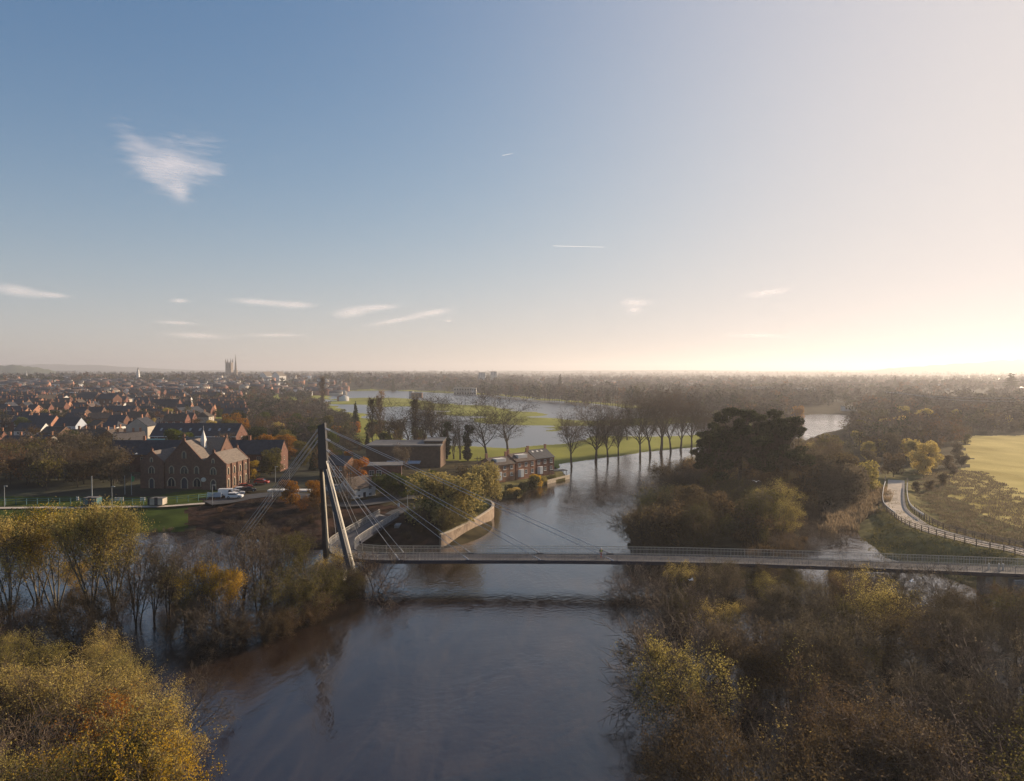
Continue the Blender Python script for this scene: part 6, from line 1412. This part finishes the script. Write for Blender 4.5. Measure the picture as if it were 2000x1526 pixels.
# gulls
def gull(px, py, Y, lb, rz):
    x, y, z = at(px, py, Y); o = thing('gull', lb, 'bird', (x, y, z), rz, 'gulls over the river')
    mb = MB(); mb.ell((0, 0, 0), (.25, .085, .08), 10, 6); mb.ell((.25, 0, .03), (.07, .05, .05), 8, 5); mb.add([(-.22, -.05, 0), (-.42, -.08, 0), (-.42, .08, 0), (-.22, .05, 0), (-.3, 0, .02)], [(0, 1, 2, 3), (0, 4, 1), (1, 4, 2), (2, 4, 3)])
    for s_ in (-1, 1):
        mb.add([(.12, s_ * .05, .02), (.16, s_ * .38, .20), (.02, s_ * .78, .10), (-.10, s_ * .75, .10), (-.04, s_ * .38, .19), (-.08, s_ * .05, .02), (.02, s_ * .05, .05), (.05, s_ * .38, .23)], [(0, 1, 7, 6), (6, 7, 4, 5), (1, 2, 3, 7), (7, 3, 4), (0, 5, 4, 1), (1, 4, 3, 2)])
    mb.obj('body', M['white'], o); MB().tube((.31, 0, .03), (.38, 0, .01), .015, .004, 5).obj('beak', M['brick_orange'], o)
gull(266, 887, 150, 'white gull flying in front of the brick terrace', R(20)); gull(1477, 941, 130, 'white gull gliding before the dark pines', R(70)); gull(1781, 1136, 92, 'white gull above the near wood below the bridge', R(140)); gull(391, 1111, 112, 'white gull over the flooded left bank trees', R(30)); gull(1350, 1133, 100, 'white gull over the river side of the near wood', R(-30))

# ------------------------------------------------------------------ CLOUDS, high above and outside the haze
cm_ = bpy.data.materials.new('thin_cloud'); cm_.use_nodes = True; t = cm_.node_tree; n = t.nodes; l = t.links; n.remove(n['Principled BSDF'])
at_ = n.new('ShaderNodeAttribute'); at_.attribute_name = 'dens'; tcn = n.new('ShaderNodeTexCoord'); mp = n.new('ShaderNodeMapping'); mp.inputs['Scale'].default_value = (.0009, .0009, .002); mp.inputs['Rotation'].default_value = (0, 0, R(-35)); l.new(tcn.outputs['Object'], mp.inputs[0])
mp2 = n.new('ShaderNodeMapping'); mp2.inputs['Scale'].default_value = (1, 2.2, 1); l.new(mp.outputs[0], mp2.inputs[0])
nz = n.new('ShaderNodeTexNoise'); nz.inputs['Scale'].default_value = 1.3; nz.inputs['Detail'].default_value = 9; nz.inputs['Roughness'].default_value = .68; nz.inputs['Distortion'].default_value = .6; l.new(mp2.outputs[0], nz.inputs['Vector'])
m1 = n.new('ShaderNodeMath'); m1.operation = 'SUBTRACT'; l.new(nz.outputs[0], m1.inputs[0]); m1.inputs[1].default_value = .5
sp_ = n.new('ShaderNodeSeparateColor'); l.new(at_.outputs['Color'], sp_.inputs[0])
m2 = n.new('ShaderNodeMath'); m2.operation = 'MULTIPLY'; l.new(m1.outputs[0], m2.inputs[0]); l.new(sp_.outputs[1], m2.inputs[1])
m3 = n.new('ShaderNodeMath'); m3.operation = 'ADD'; l.new(m2.outputs[0], m3.inputs[0]); l.new(sp_.outputs[0], m3.inputs[1])
mr = n.new('ShaderNodeMapRange'); mr.interpolation_type = 'SMOOTHSTEP'; mr.inputs[1].default_value = .12; mr.inputs[2].default_value = 1.25; mr.inputs[3].default_value = 0; mr.inputs[4].default_value = .27; l.new(m3.outputs[0], mr.inputs[0])
df = n.new('ShaderNodeBsdfDiffuse'); df.inputs[0].default_value = (.97, .90, .86, 1); tl = n.new('ShaderNodeBsdfTranslucent'); tl.inputs[0].default_value = (.97, .90, .86, 1)
ad = n.new('ShaderNodeAddShader'); l.new(df.outputs[0], ad.inputs[0]); l.new(tl.outputs[0], ad.inputs[1])
tr = n.new('ShaderNodeBsdfTransparent'); mx = n.new('ShaderNodeMixShader'); l.new(mr.outputs[0], mx.inputs[0]); l.new(tr.outputs[0], mx.inputs[1]); l.new(ad.outputs[0], mx.inputs[2]); l.new(mx.outputs[0], n['Material Output'].inputs['Surface'])
def cloud(lb, blobs, alt, noise=1.0, thick=60, st=.78):
    """blobs: (px, py, rx, ry, angle) in the photo; laid out as a level sheet of thin cloud with a lens-like thickness"""
    x0 = min(b_[0] - b_[2] * 1.8 for b_ in blobs); x1 = max(b_[0] + b_[2] * 1.6 for b_ in blobs); y0 = min(b_[1] - max(b_[3], b_[2] * abs(math.sin(R(b_[4])))) * 1.7 for b_ in blobs); y1 = max(b_[1] + max(b_[3], b_[2] * abs(math.sin(R(b_[4])))) * 1.7 for b_ in blobs)
    y1 = min(y1, 690); nx_, ny_ = 90, 60; px = np.linspace(x0, x1, nx_); py = np.linspace(y0, y1, ny_); PX, PY = np.meshgrid(px, py); D = np.zeros(PX.shape)
    for (a, b_, rx, ry, an, *k_) in blobs:
        c, s = math.cos(R(an)), math.sin(R(an)); u = ((PX - a) * c + (PY - b_) * s) / rx; v = (-(PX - a) * s + (PY - b_) * c) / ry; e_ = np.exp(-(u * u + v * v) * 1.15) * (k_[0] if k_ else 1.0) * st; D = 1 - (1 - D) * (1 - e_)
    edge_ = np.minimum(np.minimum(PX - x0, x1 - PX) / (x1 - x0), np.minimum(PY - y0, y1 - PY) / (y1 - y0)); D *= np.clip(edge_ * 12, 0, 1)
    pts = np.array([P(a, b_, alt) for a, b_ in zip(PX.ravel(), PY.ravel())]); c0 = pts.mean(0)
    Vt = np.column_stack([pts - c0, D.ravel() * thick]); Vb = np.column_stack([pts - c0, -D.ravel() * thick * .3 - 2])
    ii = np.arange(nx_ * ny_).reshape(ny_, nx_); q = np.stack([ii[:-1, :-1], ii[:-1, 1:], ii[1:, 1:], ii[1:, :-1]], -1).reshape(-1, 4); keep = D.ravel()[q].max(1) > .03; q = q[keep]
    me = npmesh('cloud', np.concatenate([Vt, Vb]), np.concatenate([q, q[:, ::-1] + nx_ * ny_]), [cm_], smooth=True)
    at = me.color_attributes.new('dens', 'FLOAT_COLOR', 'POINT'); dd = np.zeros((2 * nx_ * ny_, 4), np.float32); dd[:, 0] = np.concatenate([D.ravel()] * 2); dd[:, 1] = noise; dd[:, 3] = 1; at.data.foreach_set('color', dd.ravel())
    o = link_mesh('cloud', me, loc=(c0[0], c0[1], alt)); tag(o, lb, 'cloud', 'clouds in the sky'); return o
cloud('large wispy heart-shaped cloud high above the town', [(330, 322, 82, 34, 10, .8), (350, 372, 36, 24, 50, .7), (262, 278, 62, 24, 40, .5), (375, 275, 66, 26, 0, .38), (395, 330, 46, 20, 0, .5), (300, 345, 50, 22, 35, .5)], 5200, 1.5, st=1.0)
cloud('long flat lens cloud above the cathedral', [(500, 590, 62, 7, 4), (575, 596, 52, 8, 2)], 3200, .35)
cloud('rounded lens cloud, middle one of the three above the racecourse', [(685, 611, 45, 12, -6), (740, 601, 48, 7, -3)], 3000, .3)
cloud('curved lens cloud with a long tail, right of the three above the racecourse', [(770, 627, 66, 6, -10), (845, 611, 46, 8, -8)], 2900, .3)
cloud('faint cloud tuft at the left edge of the sky', [(30, 568, 60, 14, 8), (100, 577, 45, 6, 5)], 3200, .5)
cloud('small soft double cloud right of the middle of the sky', [(1240, 592, 40, 9, 0), (1238, 606, 20, 6, 0)], 3000, .6)
cloud('thin cloud streak above the town, upper one', [(345, 631, 52, 4, 3)], 2600, .5); cloud('thin cloud streak above the town, lower long one', [(385, 656, 72, 7, 3), (540, 655, 70, 4, 0)], 2400, .8)
cloud('tiny cloud dash above the steeple', [(350, 588, 24, 5, 2)], 3000, .5); cloud('tiny cloud dash under the curved lens cloud', [(876, 627, 14, 3, 0)], 2900, .4); cloud('faint thin streak in the glow above the wood', [(1500, 572, 55, 8, -8)], 3000, 1.0); cloud('faint long streak low in the glow', [(1480, 656, 80, 5, 0)], 2400, .8)
CTR = bpy.data.materials.new('contrail_ice'); CTR.use_nodes = True; t = CTR.node_tree; n = t.nodes; n.remove(n['Principled BSDF'])
df = n.new('ShaderNodeBsdfDiffuse'); df.inputs[0].default_value = (.97, .93, .9, 1); tl = n.new('ShaderNodeBsdfTranslucent'); tl.inputs[0].default_value = (.97, .93, .9, 1); ad = n.new('ShaderNodeAddShader')
t.links.new(df.outputs[0], ad.inputs[0]); t.links.new(tl.outputs[0], ad.inputs[1]); tr_ = n.new('ShaderNodeBsdfTransparent'); mx_ = n.new('ShaderNodeMixShader'); mx_.inputs[0].default_value = .24; t.links.new(tr_.outputs[0], mx_.inputs[1]); t.links.new(ad.outputs[0], mx_.inputs[2]); t.links.new(mx_.outputs[0], n['Material Output'].inputs['Surface'])
for a, b_, lb in (((1080, 480.5), (1180, 483), 'long thin contrail in the middle of the sky'), ((981, 304), (1001, 300), 'short contrail above the long one')):
    pA = at(*a, 20000); pB = at(*b_, 20000); o = MB().tube((0, 0, 0), tuple(pB[i] - pA[i] for i in range(3)), 6, 3.5, 8).obj('contrail', CTR, loc=pA); tag(o, lb, 'contrail')

# ------------------------------------------------------------------ labels that single each thing out
ORD = 'first second third fourth fifth sixth seventh eighth ninth tenth eleventh twelfth thirteenth fourteenth fifteenth sixteenth seventeenth eighteenth nineteenth twentieth'.split()
ORD += ['twenty-' + q for q in ORD[:9]] + ['thirtieth'] + ['thirty-' + q for q in ORD[:9]] + ['fortieth']
LM = [(20, 1100, 'by the pale left-edge willow'), (180, 1100, 'by the largest golden willow'), (320, 1150, 'left of the yellow-crowned pair'), (420, 1190, 'around the yellow-crowned pair'), (520, 1150, 'right of the yellow-crowned pair'), (640, 1160, 'below the mast foot'), (460, 1040, 'at the stay anchorage shore'),
      (100, 1300, 'at the thicket top edge'), (60, 1450, 'in the thicket bottom corner'), (250, 1400, 'in the middle of the thicket'), (400, 1350, 'at the thicket water edge'), (-200, 1300, 'beyond the thicket edge'),
      (1260, 1170, 'by the overhanging river limbs'), (1400, 1200, 'below the middle bridge span'), (1600, 1180, 'below the bridge pier'), (1850, 1200, 'below the bridge landing'), (1350, 1400, 'by the big rounded bare bush'), (1550, 1400, 'in the heart of the near wood'), (1800, 1400, 'in the near wood corner'), (2150, 1300, 'past the near wood corner'),
      (1320, 1020, 'behind the bridge deck'), (1440, 900, 'under the umbrella pines'), (1500, 1000, 'by the backwater mouth'), (1620, 930, 'above the backwater'), (1620, 850, 'below the distant river bend'), (1720, 900, 'above the path end'), (1800, 850, 'beside the glowing golden tree'), (1950, 830, 'behind the pale field'), (1700, 800, 'by the far boat club'),
      (1150, 870, 'at the river row start'), (1290, 860, 'midway along the river row'), (1400, 850, 'at the river row end'), (960, 860, 'above the riverside terraces'), (840, 850, 'behind the flat-roofed block'), (740, 850, 'over the flood behind the mast'), (1020, 955, 'in the terrace gardens'), (800, 945, 'on the bank above the river wall'), (900, 980, 'by the weeping willow'),
      (50, 930, 'in the tree belt far left'), (140, 930, 'in the tree belt middle'), (220, 930, 'beside the flagpoles'), (600, 960, 'by the long white canopy'), (560, 880, 'behind the brick chapel terrace'), (520, 820, 'in the wood behind the hall'), (620, 850, 'behind the mast head'), (640, 800, 'by the tall poplar'), (690, 920, 'behind the mast stays'),
      (40, 870, 'by the white-walled house'), (130, 870, 'by the pale blue house'), (210, 870, 'by the white hip-roofed house'), (260, 850, 'along the car-lined street'), (330, 850, 'by the tall grey gable'), (420, 830, 'behind the black-roofed hall'), (30, 830, 'behind the white-walled row'), (110, 830, 'behind the pale blue house'), (190, 825, 'behind the hip-roofed house'), (300, 815, 'by the large villa'), (400, 800, 'by the white bungalow'),
      (30, 800, 'left of the hillside row'), (90, 800, 'at the hillside row'), (180, 795, 'at the dormered Victorian house'), (260, 795, 'right of the Victorian houses'), (340, 790, 'behind the large villa'), (20, 775, 'under the small pale spire'), (100, 775, 'under the grey factory'), (190, 775, 'under the long white factory'), (270, 775, 'under the tiered steeple'), (350, 770, 'under the tan slab'), (440, 770, 'under the cathedral'), (520, 770, 'under the pale market roofs'), (-40, 850, 'at the town left edge')]
def wpos(o):
    return proj(o.location.x, o.location.y, o.location.z + 3)
bk = {}
for o, desc, zone in LAB:
    px, py = wpos(o)
    if zone.startswith('STREET'): ph = 'on the near side of the town street' if zone[-1] == '0' else 'on the far side of the town street'
    elif zone == 'YARD': ph = 'in the yard behind the bare trees'
    else: ph = min(LM, key=lambda m_: ((m_[0] - px) / 1.0) ** 2 + ((m_[1] - py) * 1.6) ** 2)[2]
    bk.setdefault((desc, ph), []).append((px, o))
for (desc, ph), lst in bk.items():
    lst.sort(key=lambda q: q[0])
    for i, (px, o) in enumerate(lst):
        if len(lst) == 1: o['label'] = '%s %s' % (desc, ph)
        elif len(lst) == 2: o['label'] = '%s %s, %s one' % (desc, ph, ('left', 'right')[i])
        else: o['label'] = '%s %s, %s from left' % (desc, ph, ORD[min(i, 39)])
